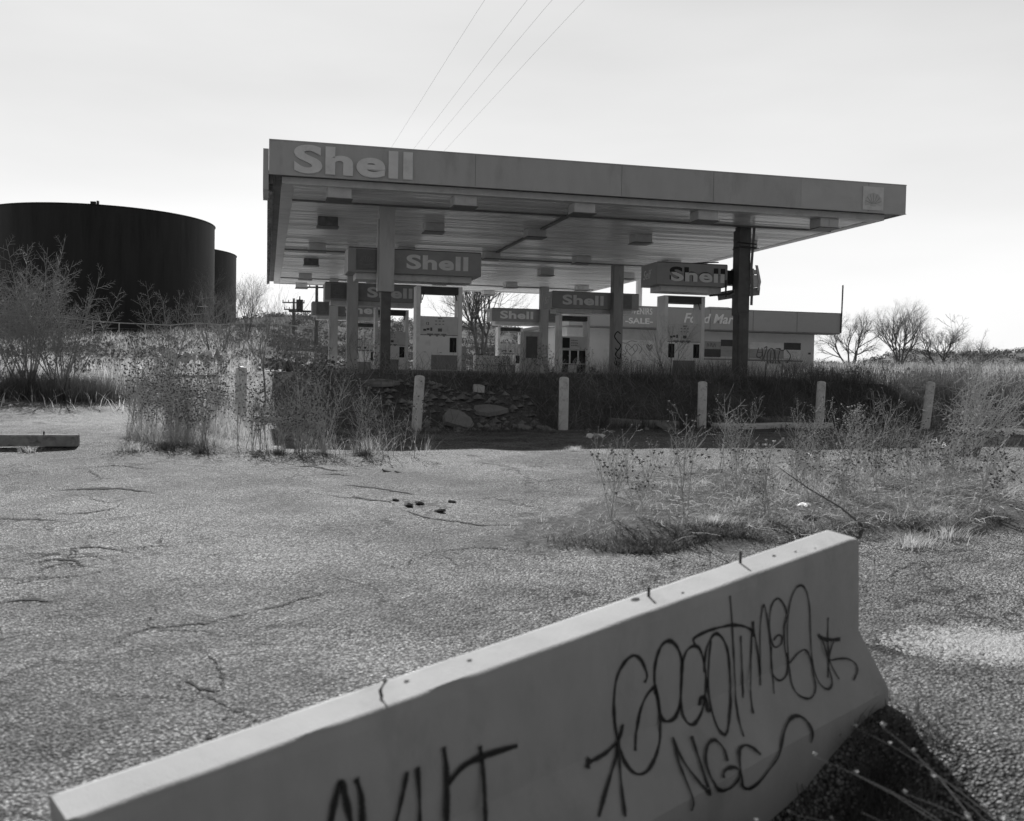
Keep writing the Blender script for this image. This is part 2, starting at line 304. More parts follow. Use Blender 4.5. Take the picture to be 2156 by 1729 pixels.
def ground_material(name, kind):
    m = bpy.data.materials.new(name); m.use_nodes = True; t = m.node_tree; b = t.nodes['Principled BSDF']; l = t.links.new
    def n(ty, **k):
        q = t.nodes.new(ty)
        for a_, v in k.items(): setattr(q, a_, v)
        return q
    def mr(src, a, b_, c, d):
        q = n('ShaderNodeMapRange'); q.inputs[1].default_value = a; q.inputs[2].default_value = b_; q.inputs[3].default_value = c; q.inputs[4].default_value = d; l(src, q.inputs[0]); return q.outputs[0]
    def mul(a, b_, op='MULTIPLY'):
        q = n('ShaderNodeMath', operation=op); l(a, q.inputs[0])
        if isinstance(b_, (int, float)): q.inputs[1].default_value = b_
        else: l(b_, q.inputs[1])
        return q.outputs[0]
    geo = n('ShaderNodeNewGeometry')
    def noise_(s, d=5, r=.6, vec=None):
        q = n('ShaderNodeTexNoise'); q.inputs['Scale'].default_value = s; q.inputs['Detail'].default_value = d; q.inputs['Roughness'].default_value = r; l(vec or geo.outputs['Position'], q.inputs[0]); return q
    big = noise_(.35, 6).outputs[0]; mid = noise_(2.3, 6, .7).outputs[0]
    def mixv(f, a_, b_):
        q = n('ShaderNodeMix', data_type='FLOAT'); l(f, q.inputs[0])
        l(a_, q.inputs[2]); l(b_, q.inputs[3]); return q.outputs[0]
    # ---- asphalt with worn aggregate
    v1 = n('ShaderNodeTexVoronoi'); v1.inputs['Scale'].default_value = 56; l(geo.outputs['Position'], v1.inputs[0])
    v2 = n('ShaderNodeTexVoronoi'); v2.inputs['Scale'].default_value = 105; l(geo.outputs['Position'], v2.inputs[0])
    sep = n('ShaderNodeSeparateColor'); l(v1.outputs['Color'], sep.inputs[0]); sep2 = n('ShaderNodeSeparateColor'); l(v2.outputs['Color'], sep2.inputs[0])
    st = mr(sep.outputs[0], 0, 1, .15, .56); bright = mr(sep.outputs[1], .93, .97, 0, .35); st = mul(st, bright, 'ADD')
    col = mul(st, mr(sep2.outputs[0], 0, 1, .7, 1.3))
    gap = mr(v1.outputs['Distance'], .22, .7, 1, .18); col = mul(col, gap)
    tar = mr(noise_(.55, 7, .65).outputs[0], .45, .60, 1.05, .58)
    col = mul(col, mr(big, .35, .65, .76, 1.22)); col = mul(col, mr(mid, .35, .65, .84, 1.14)); col = mul(col, tar)
    nw = noise_(1.3, 5); vm = n('ShaderNodeVectorMath', operation='SCALE'); l(nw.outputs['Color'], vm.inputs[0]); vm.inputs['Scale'].default_value = 1.2
    va = n('ShaderNodeVectorMath', operation='ADD'); l(geo.outputs['Position'], va.inputs[0]); l(vm.outputs[0], va.inputs[1])
    vc = n('ShaderNodeTexVoronoi', feature='DISTANCE_TO_EDGE'); vc.inputs['Scale'].default_value = .42; l(va.outputs[0], vc.inputs[0])
    wd = mul(mul(noise_(.9, 4).outputs[0], .052), -.0215, 'ADD')
    cr = n('ShaderNodeMath', operation='LESS_THAN'); l(vc.outputs['Distance'], cr.inputs[0]); l(wd, cr.inputs[1])
    vf = n('ShaderNodeTexVoronoi', feature='DISTANCE_TO_EDGE'); vf.inputs['Scale'].default_value = 1.9; l(va.outputs[0], vf.inputs[0])
    wf = mul(mul(noise_(.45, 5, .7).outputs[0], .24), -.122, 'ADD'); cf = n('ShaderNodeMath', operation='LESS_THAN'); l(vf.outputs['Distance'], cf.inputs[0]); l(wf, cf.inputs[1])
    cmx = n('ShaderNodeMath', operation='MAXIMUM'); l(cr.outputs[0], cmx.inputs[0]); l(cf.outputs[0], cmx.inputs[1]); cr = cmx
    col = mul(col, mul(mul(cr.outputs[0], -.72), 1.0, 'ADD'))
    hgt = mul(mul(mr(v1.outputs['Distance'], 0, .8, 1, 0), .021), mul(mr(v2.outputs['Distance'], 0, .8, 1, 0), .004), 'ADD')
    hgt = mul(hgt, mul(mid, .05), 'ADD'); hgt = mul(hgt, mul(cr.outputs[0], -.03), 'ADD')
    # ---- dirt, old pavement
    f1 = noise_(14, 7, .75).outputs[0]; f2 = noise_(60, 4, .7).outputs[0]
    dcol = mul(mul(mr(f1, .3, .7, .09, .26), mr(big, .3, .7, .75, 1.25)), mr(f2, .3, .7, .75, 1.25)); dh = mul(mul(f1, .06), mul(f2, .02), 'ADD')
    pcol = mul(mul(mr(f1, .3, .7, .42, .54), mr(big, .3, .7, .8, 1.15)), mr(f2, .3, .7, .85, 1.15))
    at = n('ShaderNodeAttribute', attribute_name='lot'); ap = n('ShaderNodeAttribute', attribute_name='pad')
    edge = mul(mul(noise_(1.9, 9, .75).outputs[0], 3.4), -1.7, 'ADD')
    fl = mr(mul(at.outputs['Fac'], edge, 'ADD'), -.15, .15, 0, 1); fp = mr(mul(ap.outputs['Fac'], edge, 'ADD'), -.05, .05, 0, 1)
    col = mixv(fl, mixv(fp, dcol, pcol), col); hgt = mixv(fl, dh, hgt)
    b.inputs['Roughness'].default_value = .75
    l(mr(fl, 0, 1, 0.0, .16), b.inputs['Specular IOR Level'])
    bp = n('ShaderNodeBump'); bp.inputs['Distance'].default_value = 1.0; bp.inputs['Strength'].default_value = .8; l(hgt, bp.inputs['Height'])
    l(col, b.inputs['Base Color']); l(bp.outputs[0], b.inputs['Normal']); return m
GROUNDM = ground_material('asphalt_dirt_and_old_pavement', '')
tag(link('parking_lot', grid_mesh('parking_lot', V, F[FM], GROUNDM)), kind='structure')
tag(link('ground', grid_mesh('ground', V, F[~FM & ~FP], GROUNDM)), kind='structure')
tag(link('forecourt', grid_mesh('forecourt', V, F[FP], GROUNDM)), kind='structure')

def stones(name, n, reg, r0, r1, m, label, flat=.55):
    mb = MB()
    for i in range(n):
        x, y = reg(); r = random.uniform(r0, r1) * random.choice((.7, 1, 1, 1.4)); z = h1(x, y)
        pts = []
        for (ux, uy, uz) in ((1, 0, 0), (-1, 0, 0), (0, 1, 0), (0, -1, 0), (0, 0, 1), (.7, .7, .3), (-.7, .6, .3), (.6, -.7, .35)):
            pts.append((x + ux * r * random.uniform(.6, 1.2), y + uy * r * random.uniform(.6, 1.2), z + uz * r * flat * random.uniform(.7, 1.3) - .1 * r))
        bm_f = [(4, 0, 5), (4, 5, 2), (4, 2, 6), (4, 6, 1), (4, 1, 3), (4, 3, 7), (4, 7, 0), (0, 7, 3), (0, 2, 5), (1, 6, 2), ]
        mb.add(pts, bm_f)
    o = mb.build(name, m); return tag(o, label, 'gravel', kind='stuff')
GRAVM = mat('loose_gravel', .34, .7, .6, 9., spec=.5)
def reg_near():
    while True:
        y = 2.2 + 9 * random.random() ** 1.5; x = random.uniform(-.62, .62) * y * 1.05
        return x, y
stones('loose_gravel', 9000, reg_near, .004, .010, GRAVM, 'loose pale gravel scattered over the worn asphalt in the foreground')

# ------------------------------------------------------------------ canopy
ZS = CAMZ + 4.40; ZF = CAMZ + 4.54; ZT = ZF + .77; CW, CL = 16.75, 28.3
can = thing('gas_station_canopy', 'large flat filling station canopy on six square columns with big letters on its fascia', 'canopy', (OX, OY, 0), TH)
mb = MB(); xs = [0, 4.85, 8.6, 13.6]
mb.box(0, 13.6, 0, .06, ZF, ZT); mb.build('front_fascia', FASCIA, can)
mb = MB(); mb.box(13.603, CW, 0, .06, ZF, ZT); mb.build('front_fascia', FASCIA2, can)
mb = MB(); mb.box(0, CW, -.012, .1, ZT, ZT + .03); mb.box(-.02, CW + .02, -.004, .0, ZF, ZF + .02); mb.build('fascia_cap', FASCIA, can)
for x in (4.85, 8.6, 11.1, 15.6): mb = MB(); mb.box(x, x + .006, -.003, 0, ZF + .021, ZT); mb.build('fascia_seam', DARKM, can)
mb = MB(); mb.box(CW - .06, CW, .061, CL, ZF, ZT); mb.build('side_fascia', FASCIA, can)
mb = MB(); mb.box(0, CW, CL, CL + .06, ZF, ZT); mb.build('back_fascia', FASCIA, can)
# left side: fascia sheets mostly gone, framing showing
mb = MB(); mb.box(-.13, -.004, .07, 1.6, ZF - .35, ZT - .18)
mb.build('loose_side_fascia', FASCIA, can)
mb = MB(); mb.box(.10, .14, .1, CL - .1, ZF + .02, ZT - .06)
for i in range(48):
    y = .3 + i * .585; mb.box(.02, .10, y, y + .05, ZS - .02 + random.uniform(-.03, .05), ZT - random.uniform(.03, .12))
    if random.random() < .6: mb.box(-.03, .03, y + .1, y + .1 + random.uniform(.2, .42), ZS - random.uniform(.0, .08), ZF + random.uniform(.0, .25))
mb.build('side_framing', mat('frame_steel', .22, .6, .4, 2.), can)
# deck, perimeter trim, slats
mb = MB(); mb.box(.145, CW - .07, .07, CL - .01, ZS + .16, ZT - .08); mb.build('deck', COLDARK, can)
mb = MB()
mb.box(.30, CW - .45, .30, .62, ZS, ZS + .155); mb.box(.30, CW - .45, CL - .5, CL - .3, ZS, ZS + .155)
mb.box(.30, .58, .623, CL - .503, ZS, ZS + .155); mb.box(CW - .73, CW - .45, .623, CL - .503, ZS, ZS + .155)
mb.build('perimeter_trim', TRIM, can)
mb = MB(); pitch = .2; y = .63
while y < CL - .72:
    x0, x1 = .585, CW - .735
    sg = random.uniform(-.007, .007)
    mb.add([(x0, y, ZS + .02), (x1, y, ZS + .02), (x1, y + .03, ZS + .012 + sg), (x0, y + .03, ZS + .012 + sg), (x1, y + .155, ZS + .012 - sg), (x0, y + .155, ZS + .012 - sg), (x1, y + .16, ZS + .055), (x0, y + .16, ZS + .055), (x1, y + pitch, ZS + .055), (x0, y + pitch, ZS + .055), (x1, y + pitch, ZS + .02), (x0, y + pitch, ZS + .02)],
           [(0, 1, 2, 3), (3, 2, 4, 5), (5, 4, 6, 7), (7, 6, 8, 9), (9, 8, 10, 11)]); y += pitch
mb.build('soffit', SOFFIT, can)
mb = MB()
for yb in (2.45, 13.1, 24.3): mb.box(.59, CW - .74, yb, yb + .12, ZS - .03, ZS + .01)
mb.box(7.9, 8.02, .65, 2.43, ZS - .04, ZS + .01); mb.box(7.9, 8.02, 2.6, 13.08, ZS - .04, ZS + .01)
mb.build('ceiling_seam', mat('seam_metal', .22, .6, .2, 3.), can)
def decal(name, m, parent, y, x0, x1, z0, z1, d=.004):
    mb = MB(); mb.box(x0, x1, y - d, y, z0, z1); return mb.build(name, m, parent)
text_obj('lettering', 'Shell', .66, .05, LETTER, can, (.56, -.014, ZF + .055), width=2.76, bold=.035)
def emblem(parent, x0, y, z0, s, mback, mshape, mline, ring=True):
    mb = MB(); mb.box(x0, x0 + s, y - .03, y, z0, z0 + s); e = mb.build('emblem_panel', mback, parent)
    mb = MB(); cx, cz = x0 + s / 2, z0 + s * .22; P = [(cx - s * .13, cz - s * .06), (cx - s * .15, cz)]
    K = 7
    for i in range(K * 4 + 1):
        t = math.pi * (1.08 - 1.16 * i / (K * 4)); rad = s * (.40 + .025 * abs(math.sin(i / 4 * math.pi))) * (1 + .12 * math.sin(max(0, min(math.pi, t))))
        P.append((cx + rad * math.cos(t), cz + s * .06 + rad * math.sin(t) * .98))
    P += [(cx + s * .15, cz), (cx + s * .13, cz - s * .06)]
    vs = [(px, y - .036, pz) for px, pz in P] + [(px, y - .030, pz) for px, pz in P]; n = len(P)
    mb.add(vs, [tuple(range(n))] + [(i, (i + 1) % n, n + (i + 1) % n, n + i) for i in range(n)]); mb.build('emblem', mshape, parent)
    mb = MB()
    for i in range(K):
        t = math.pi * (1.0 - 1.0 * (i + .5) / K); a = Vector((cx + s * .08 * math.cos(t), y - .0375, cz + s * .05)); b = Vector((cx + s * .40 * math.cos(t), y - .0375, cz + s * .08 + s * .40 * math.sin(t)))
        d = (b - a).normalized(); q = Vector((-d.z, 0, d.x)) * s * .009; mb.add([a + q, a - q, b - q, b + q], [(0, 1, 2, 3)])
    mb.build('emblem_rib', mline, parent)
emblem(can, 15.42, -.004, ZF + .06, .62, mat('emblem_pale', .80, .5, .1, 4.), mat('emblem_shape', .66, .5, .1, 6.), mat('emblem_line', .3, .6, .1, 4.))

# ceiling light boxes
light_rows = [.75, 5.35, 11.3, 16.15, 22.3, 27.15]; light_cols = [1.65, 4.72, 7.8, 11.2, 14.75]
rown = ['front', 'second', 'third', 'fourth', 'fifth', 'rearmost']; coln = ['leftmost', 'second from the left', 'in the middle', 'fourth from the left', 'rightmost']
def make_light(style):
    t = thing('ceiling_light', 'box light', 'ceiling light', (0, 0, 0), TH, 'square light boxes under the canopy')
    mb = MB(); mb.box(-.28, .28, -.28, .28, -.24, .012); mb.build('housing', LAMP if style != 2 else mat('dark_lamp_housing', .2, .5, .4, 4.), t, bevel=.012)
    mb = MB(); mb.box(-.31, .31, -.31, .31, -.262, -.2402); mb.build('lens_frame', mat('lens_frame', .16, .5, .2, 5.), t)
    if style == 1: mb = MB(); mb.box(-.02, .26, -.295, -.282, -.2, -.03); mb.build('cover_plate', TRIM, t)
    return t
protos = [make_light(0), make_light(1), make_light(2)]; first = [True] * 3
for j, b in enumerate(light_rows):
    for i, a in enumerate(light_cols):
        st = 2 if (j in (1, 3) and i == 0) or (j == 4 and i in (1, 2)) else (1 if (j == 1 and i > 0) or random.random() < .25 else 0)
        o = protos[st] if first[st] else copy_tree(protos[st]); first[st] = False
        x, y = WXY(a, b); o.location = (x, y, ZS)
        o['label'] = '%s light box in the %s canopy ceiling row, %s' % (['pale square', 'half open pale', 'dark'][st], rown[j], coln[i])

# columns
def column(name, label, a, b, style):
    x, y = WXY(a, b); t = thing(name, label, 'column', (x, y, PAD), TH, 'square columns holding up the canopy'); top = ZS - .002 - PAD
    h = .2
    if style == 'half':
        mb = MB(); mb.box(-h, h, -h, h, 2.2, top); mb.build('cladding', COLM, t, bevel=.008)
        mb = MB(); mb.box(-.235, -.205, -.1, .1, 2.2, top - .35); mb.build('conduit', COLM, t)
        mb = MB(); mb.box(-.13, .13, -.13, .13, -.1, 2.198); mb.build('steel_post', COLDARK, t, bevel=.008)
    elif style == 'full':
        mb = MB(); mb.box(-h, h, -h, h, -.1, top); mb.build('cladding', COLM2 if a > 8 else COLM, t, bevel=.008)
    else:
        mb = MB(); mb.box(-.17, .17, -.17, .17, -.1, top); mb.build('steel_post', COLDARK, t, bevel=.01)
        mb = MB(); mb.box(-.2, .02, -.2, -.174, 2.0, top - .1); mb.box(-.2, -.174, -.173, .2, 1.9, top - .1); mb.box(-.15, -.02, -.2, -.174, .0, 1.9); mb.build('torn_cladding', mat('torn_cladding', .13, .5, .2, 3.), t)
        mb = MB(); P = [(.2, 2.2), (.21, 2.8), (.17, 3.3), (.2, 3.9), (.23, top)]
        for i in range(4): mb.add([(P[i][0] - .03, -.21, P[i][1]), (P[i][0] + .08, -.16, P[i][1]), (P[i + 1][0] + .08, -.16, P[i + 1][1]), (P[i + 1][0] - .03, -.21, P[i + 1][1])], [(0, 1, 2, 3)])
        mb.build('bent_sheet', COLDARK, t)
        mb = MB(); mb.tube([(-.42, -.25, 3.78), (-.2, -.25, 3.86), (.3, -.23, 3.84)], .025, 4, cap=True); mb.tube([(-.3, -.22, 3.98), (.32, -.22, 3.95)], .02, 4, cap=True); mb.build('bracket', DARKM, t)
    return t
CB = 2.75; rows = [CB, CB + 10.63, CB + 21.26]; CLx, CRx = 3.04, 13.35
column('canopy_column', 'front left canopy column with its lower cladding gone below the signs', CLx, rows[0], 'half')
column('canopy_column', 'square pale canopy column in the second row, left side', CLx, rows[1], 'full')
column('canopy_column', 'square pale canopy column in the rear row, left side', CLx, rows[2], 'full')
column('canopy_column', 'front right canopy column, dark and stripped with torn sheet metal', CRx, rows[0], 'bare')
c5 = column('canopy_column', 'graffiti tagged canopy column in the second row, right side', CRx, rows[1], 'full')
column('canopy_column', 'square canopy column in the rear row, right side', CRx, rows[2], 'full')
mb = MB()
for k, st in enumerate([[(.12, 1.75), (-.02, 1.83), (-.13, 1.65), (.0, 1.45), (.13, 1.3), (.02, 1.12), (-.1, 1.2)], [(.1, 1.2), (-.08, .95), (.1, .78), (.13, 1.0)], [(-.1, .85), (.0, .5), (-.12, .62), (.1, .45)], [(-.1, .7), (-.07, .3)], [(-.08, .66), (.12, .6), (.0, .45), (.13, .22)]]):
    ribbon(mb, [(x, -.2, z) for x, z in st], .045, Vector((0, -1, 0)), .002 + .0006 * k)
mb.build('graffiti', PAINT, c5)
for (ci, zz) in ((1, 1.25),):
    pass

# ------------------------------------------------------------------ pump island signs
def shell_sign(label, a0, b0, mirror, ripped=False, z0=CAMZ + 2.66):
    """a0: left end; box 3.58 long, 1.2 deep, .63 high"""
    x, y = WXY(a0, b0); t = thing('pump_island_sign', label, 'sign', (x, y, z0), TH, 'long box signs over the pump islands')
    Ls, D, Hh = 3.58, 1.2, .64
    e = 2.2 if ripped else Ls
    mb = MB(); mb.box(0, e, 0, D, 0, Hh); mb.build('sign_box', SIGNRED, t, bevel=.01)
    mb = MB(); mb.box(.22, (e - .1) if ripped else Ls - .22, .2, D - .2, -.17, -.002); mb.build('lower_trim', GREYP, t)
    mb = MB(); mb.box(.02, e - .02, -.004, 0, Hh - .012, Hh + .012); mb.build('edge_cap', DARKM, t)
    tx = .42 if mirror else 1.54
    if not ripped:
        text_obj('lettering', 'Shell', .39, .006, SIGNTXT, t, (tx, -.001, .13), width=1.68, bold=.035)
        lx = 2.72 if mirror else .2
        mb = MB(); mb.box(lx, lx + .56, -.014, -.001, .05, .6); mb.build('logo_panel', mat('sign_logo_panel', .17, .4, .12, 5.), t, bevel=.004)
        emblem(t, lx + .06, -.0145, .1, .44, mat('sign_logo_face', .165, .4, .1, 5.), mat('sign_logo_shape', .19, .5, .1, 6.), mat('sign_logo_line', .10, .6, .1, 4.))
    else:
        text_obj('lettering_hole_shade', 'Shell', .41, .006, BLACK, t, (.40, -.001, .12), width=1.72, bold=.035)  # black letters put the dark of the cut-out holes into colour
        o = text_obj('lettering', 'Shell', .385, .008, SIGNTXT, t, (.44, -.009, .11), width=1.66, bold=.03, clip=[((0, .26, 0), (0, 1, 0))])
        mb = MB(); mb.box(.45, 2.1, -.013, -.009, .325, .33); mb.build('crack_line', BLACK, t)
    if mirror:
        text_obj('side_lettering', 'Self', .26, .006, SIGNTXT, t, (-.0, 1.0, .2), width=.62, rot=(math.pi / 2, 0, -math.pi / 2), bold=.0, shear=.25)
    if ripped:   # torn open end beyond the column
        mb = MB()
        mb.box(2.203, 2.5, .1, .9, .12, .5); mb.build('exposed_core', BLACK, t)
        mb = MB(); mb.box(2.72, 3.2, .05, .5, .05, .24); mb.box(2.70, 3.22, .08, .12, .245, .40); mb.box(2.72, 3.16, .07, .10, .42, .55); mb.build('inner_panel', SIGNTXT, t)
        mb = MB()
        for (x0, x1, dz) in ((2.74, 2.80, .0), (2.92, 2.98, .08), (3.16, 3.23, .0)):
            P = [(x0, .02, -.05 + dz), (x0 + .03, -.02, .2), (x0 - .02, .0, .45), (x0 - .06, .03, .68 + dz)]
            for i in range(3): mb.add([(P[i][0], P[i][1], P[i][2]), (P[i][0] + x1 - x0, P[i][1], P[i][2]), (P[i + 1][0] + x1 - x0, P[i + 1][1], P[i + 1][2]), (P[i + 1][0], P[i + 1][1], P[i + 1][2]), (P[i][0], P[i][1] + .04, P[i][2]), (P[i][0] + x1 - x0, P[i][1] + .04, P[i][2]), (P[i + 1][0] + x1 - x0, P[i + 1][1] + .04, P[i + 1][2]), (P[i + 1][0], P[i + 1][1] + .04, P[i + 1][2])], [(0, 1, 2, 3), (7, 6, 5, 4), (1, 5, 6, 2), (0, 3, 7, 4)])
        mb.build('bent_strip', GREYP, t)
        mb = MB(); mb.tube([(2.5, .3, .55), (2.75, .25, .66), (3.0, .3, .6), (3.25, .2, .45), (3.3, .25, .1)], .03, 4); mb.tube([(2.4, .2, .52), (2.7, .1, .6), (3.1, .15, .57)], .02, 4); mb.box(2.5, 3.2, .3, 1.1, .15, .5); mb.build('frame_rail', DARKM, t)
        mb = MB(); mb.add([(2.4, -.02, -.06), (3.3, .1, .05), (3.28, .1, -.18), (2.45, -.02, -.3), (2.4, 1.1, -.06), (3.2, 1.1, .05), (3.2, 1.1, -.16), (2.45, 1.1, -.3)], [(0, 1, 2, 3), (7, 6, 5, 4), (1, 5, 6, 2), (0, 3, 7, 4), (3, 2, 6, 7), (0, 4, 5, 1)]); mb.build('hanging_panel', mat('hanging_sheet', .3, .5, .2, 4.), t)
        mb = MB(); mb.tube([(1.6, -.1, -.27), (2.2, -.12, -.2), (2.35, -.1, -.12)], .03, 4, cap=True); mb.tube([(1.1, .3, .66), (1.5, .25, .70), (2.0, .2, .73)], .018, 4, cap=True); mb.box(2.12, 2.16, -.05, -.01, -.3, .2); mb.build('bent_rod', DARKM, t)
    return t
SB = 2.80; LA, RA = 2.05, 10.72
shell_sign('nearest left island sign, whole, with pale letters, behind the front left column', LA, SB, False)
shell_sign('left island sign in the second row, half hidden behind the first sign and column', LA, SB + 10.63, False)
shell_sign('left island sign in the rear row, lowest and smallest of the left signs', LA, SB + 21.26, False)
shell_sign('broken front right island sign, letters half missing and its right end torn open', RA, SB, True, ripped=True)
shell_sign('right island sign in the second row with whole letters, behind the graffiti column', RA, SB + 10.63, True)
shell_sign('right island sign in the rear row, its last letter hidden by a column', RA, SB + 21.26, True)

# ------------------------------------------------------------------ islands and pumps
def island(label, a0, b0):
    x, y = WXY(a0, b0); t = thing('pump_island', label, 'kerbed island', (x, y, PAD), TH, 'raised concrete pump islands'); mb = MB(); mb.box(0, 4.1, 0, 1.15, -.15, .15); mb.build('kerb', CONC2, t, bevel=.04); return t
islands = []
for r_i, (bb, nm) in enumerate(zip([2.85, 2.85 + 10.63, 2.85 + 21.26], ['front', 'second', 'rear'])):
    island('low concrete kerb island of the left pump in the %s row' % nm, 1.85, bb); island('low concrete kerb island of the right pump in the %s row' % nm, 10.5, bb)
def pump(label, a, b, number=None, recess=(1,), style='whole', kick=(.40, 1.12)):
    x, y = WXY(a, b); t = thing('fuel_pump', label, 'fuel pump', (x, y, PAD + .15), TH, 'abandoned fuel pumps on the islands')
    W_, D_, Ht = 1.26, .56, 2.27; hx = W_ / 2; f = -D_ / 2
    for s in (-1, 1):
        mb = MB(); mb.box(s * hx - (.11 if s > 0 else 0), s * hx + (.11 if s < 0 else 0), f - .015, D_ / 2 + .015, 0, Ht); mb.build('upright', WHITEM, t, bevel=.008)
    mb = MB(); mb.box(-hx + .112, hx - .112, f, D_ / 2, Ht - .18, Ht - .02); mb.build('top_box', DARKM, t)
    mb = MB(); mb.box(-hx, hx, f - .02, D_ / 2 + .02, Ht + .001, Ht + .02); mb.build('top_cap', WHITEM, t)
    x0, x1 = -hx + .112, hx - .112
    if style == 'whole':
        mb = MB(); mb.box(x0, x1, f, D_ / 2, .97, 1.47); mb.build('head', GREYP, t)
        mb = MB(); mb.box(x0, x1, f, D_ / 2, .0, .955); mb.build('cabinet', WHITEM, t)
        mb = MB(); mb.box(x0, x1, f + .03, D_ / 2 - .03, .955, .97); mb.build('gap', BLACK, t)
        mb = MB()
        for (u, v, w_, h_) in ((.02, 1.40, .12, .035), (-.09, 1.33, .05, .03), (.01, 1.33, .05, .03), (.11, 1.33, .05, .03), (-.09, 1.24, .05, .03), (.01, 1.24, .05, .03), (.11, 1.24, .05, .03)): mb.box(u - w_ / 2, u + w_ / 2, f - .006, f, v, v + h_)
        mb.build('price_button', mat('pump_button', .27, .4, .2, 9.), t)
        mb = MB()
        for (u, v, w_, h_) in ((-.40, 1.07, .08, .055), (-.31, 1.09, .08, .055), (-.22, 1.07, .055, .095), (.02, 1.06, .11, .085)): mb = MB(); mb.box(u - w_ / 2, u + w_ / 2, f - .006, f, v, v + h_); mb.build('display', mat('pump_display', .06, .2, .2, 9., spec=.6), t)
        mb = MB()
        for (u, w_) in ((-.25, .16), (-.06, .14), (.13, .14)): mb.box(u - w_ / 2, u + w_ / 2, f - .012, f, .975, 1.0); mb.box(u - .03, u + .03, f - .012, f, .925, .95)
        mb.build('grade_label', mat('pump_grade', .2, .4, .2, 9.), t)
        if number: text_obj('number', number, .07, .003, BLACK, t, (-.36, f, 1.24), bold=.02)
        for s in recess:
            cxr = s * (hx - .24); mb = MB(); mb.box(cxr - .095, cxr + .095, f - .004, f, .5, .90); r = mb.build('nozzle_recess_shade', BLACK, t)  # black plate on the front stands for the recess's shaded depth
            mb = MB(); mb.tube([(cxr, f - .03, .86), (cxr + .01, f - .035, .75), (cxr - .005, f - .03, .6), (cxr, f - .03, .53)], [.035, .028, .02, .03], 6, cap=True); mb.build('nozzle_boot', DARKM, t, smooth=True)
        mb = MB(); mb.box(-hx + kick[0], -hx + kick[1], f - .008, f - .001, .02, .42); mb.build('kick_panel', KICK, t)
        mb = MB(); mb.box(-.42, -.36, f - .004, f, .49, .50); mb.box(.02, .08, f - .004, f, .48, .49); mb.build('lock', BLACK, t)
        for s in (-1, 1):
            if random.random() < .7: mb = MB(); mb.tube([(s * (hx - .2), f + .02, Ht - .18), (s * (hx - .17), f + .01, Ht - .28), (s * (hx - .15), f, Ht - .36)], .014, 4); mb.build('hanging_wire', BLACK, t)
    else:   # stripped carcass
        mb = MB(); mb.box(x0, x1, f, D_ / 2, .97, 1.47); mb.build('head', GREYP, t)
        mb = MB(); mb.box(x0, x1, D_ / 2 - .05, D_ / 2, 0, .955); mb.box(x0, x1, f, f + .04, .93, .955); mb.box(x0, x1, f, f + .03, .38, .41); mb.box(x0, x0 + .04, f, f + .04, .0, .929); mb.box(x1 - .04, x1, f, f + .04, 0, .929); mb.box(-.2, -.14, f, f + .04, .412, .928); mb.box(.14, .2, f, f + .04, .412, .928); mb.build('cabinet', WHITEM, t)
        mb = MB(); mb.box(x0 + .05, x1 - .05, f + .08, D_ / 2 - .06, .05, .92); mb.build('cavity_shade', BLACK, t)  # solid black block stands for the unlit inside of the cabinet
        mb = MB(); mb.box(x0 + .03, x0 + .33, f - .004, f, 1.02, 1.42); mb.build('screen_hole_shade', BLACK, t)  # black plate stands for the dark of the missing screen's hole
        mb = MB()
        for i in range(4):
            for j in range(3): mb.box(-.13 + i * .07, -.08 + i * .07, f - .005, f, 1.1 + j * .1, 1.14 + j * .1)
        mb.build('price_button', mat('pump_button', .27, .4, .2, 9.), t)
        mb = MB()
        for i in range(9): xx = random.uniform(x0 + .08, x1 - .08); zz = random.uniform(.45, .85); mb.tube([(xx, f + .07, zz), (xx + random.uniform(-.1, .1), f + .03, zz - .1), (xx + random.uniform(-.1, .1), f + .06, zz - .25)], .012, 4)
        mb.build('torn_cable', GREYP, t)
        mb = MB(); mb.box(-.22, .12, f + .01, f + .1, .05, .36); mb.build('loose_panel', TRIM, t)
    return t
PB = SB + .62
pump('white fuel pump numbered 12 on the front left island, with one nozzle slot', 4.56, PB, '12', (1,), kick=(.42, 1.14))
pump('white fuel pump on the front right island with two dark nozzle slots', 11.76, PB, None, (-1, 1), kick=(.30, .98))
pump('fuel pump of the second left island, partly behind the bare steel post', 4.56, PB + 10.63, '10', (1,), kick=(.2, .9))
pump('gutted fuel pump of the second right island with its cabinet torn open', 11.76, PB + 10.63, None, (), 'stripped')
pump('small looking fuel pump of the rear left island behind the columns', 4.56, PB + 21.26, None, (1,), kick=(.3, .9))
pump('fuel pump of the rear right island under the smallest right sign', 11.76, PB + 21.26, None, (1,), kick=(.3, .9))

def small_box(name, label, cat, a, b, sx_, sy_, h, m, z=PAD, extra=None):
    x, y = WXY(a, b); t = thing(name, label, cat, (x, y, z), TH)
    mb = MB(); mb.box(-sx_ / 2, sx_ / 2, -sy_ / 2, sy_ / 2, 0, h); mb.build('body', m, t, bevel=.02)
    if extra: extra(t)
    return t
def kiosk_x(t):
    mb = MB(); mb.box(-.26, .2, -.31, -.302, .75, 1.6); mb.build('screen', mat('kiosk_screen', .14, .3, .2, 4.), t); mb = MB(); mb.box(-.33, -.28, -.32, -.302, .1, 1.75); mb.box(.25, .3, -.32, -.302, .1, 1.75); mb.build('frame', TRIM, t)
small_box('payment_kiosk', 'pale upright kiosk with a dark screen beside the gutted pump', 'kiosk', 10.2, PB + 11.2, .7, .6, 1.8, BWALL, extra=kiosk_x)
def cab_x(t):
    mb = MB(); mb.box(-.5, .5, -.31, -.302, .62, .64); mb.build('seam', DARKM, t); mb = MB(); mb.box(-.57, .57, -.32, .32, 1.151, 1.18); mb.build('lid', TRIM, t)
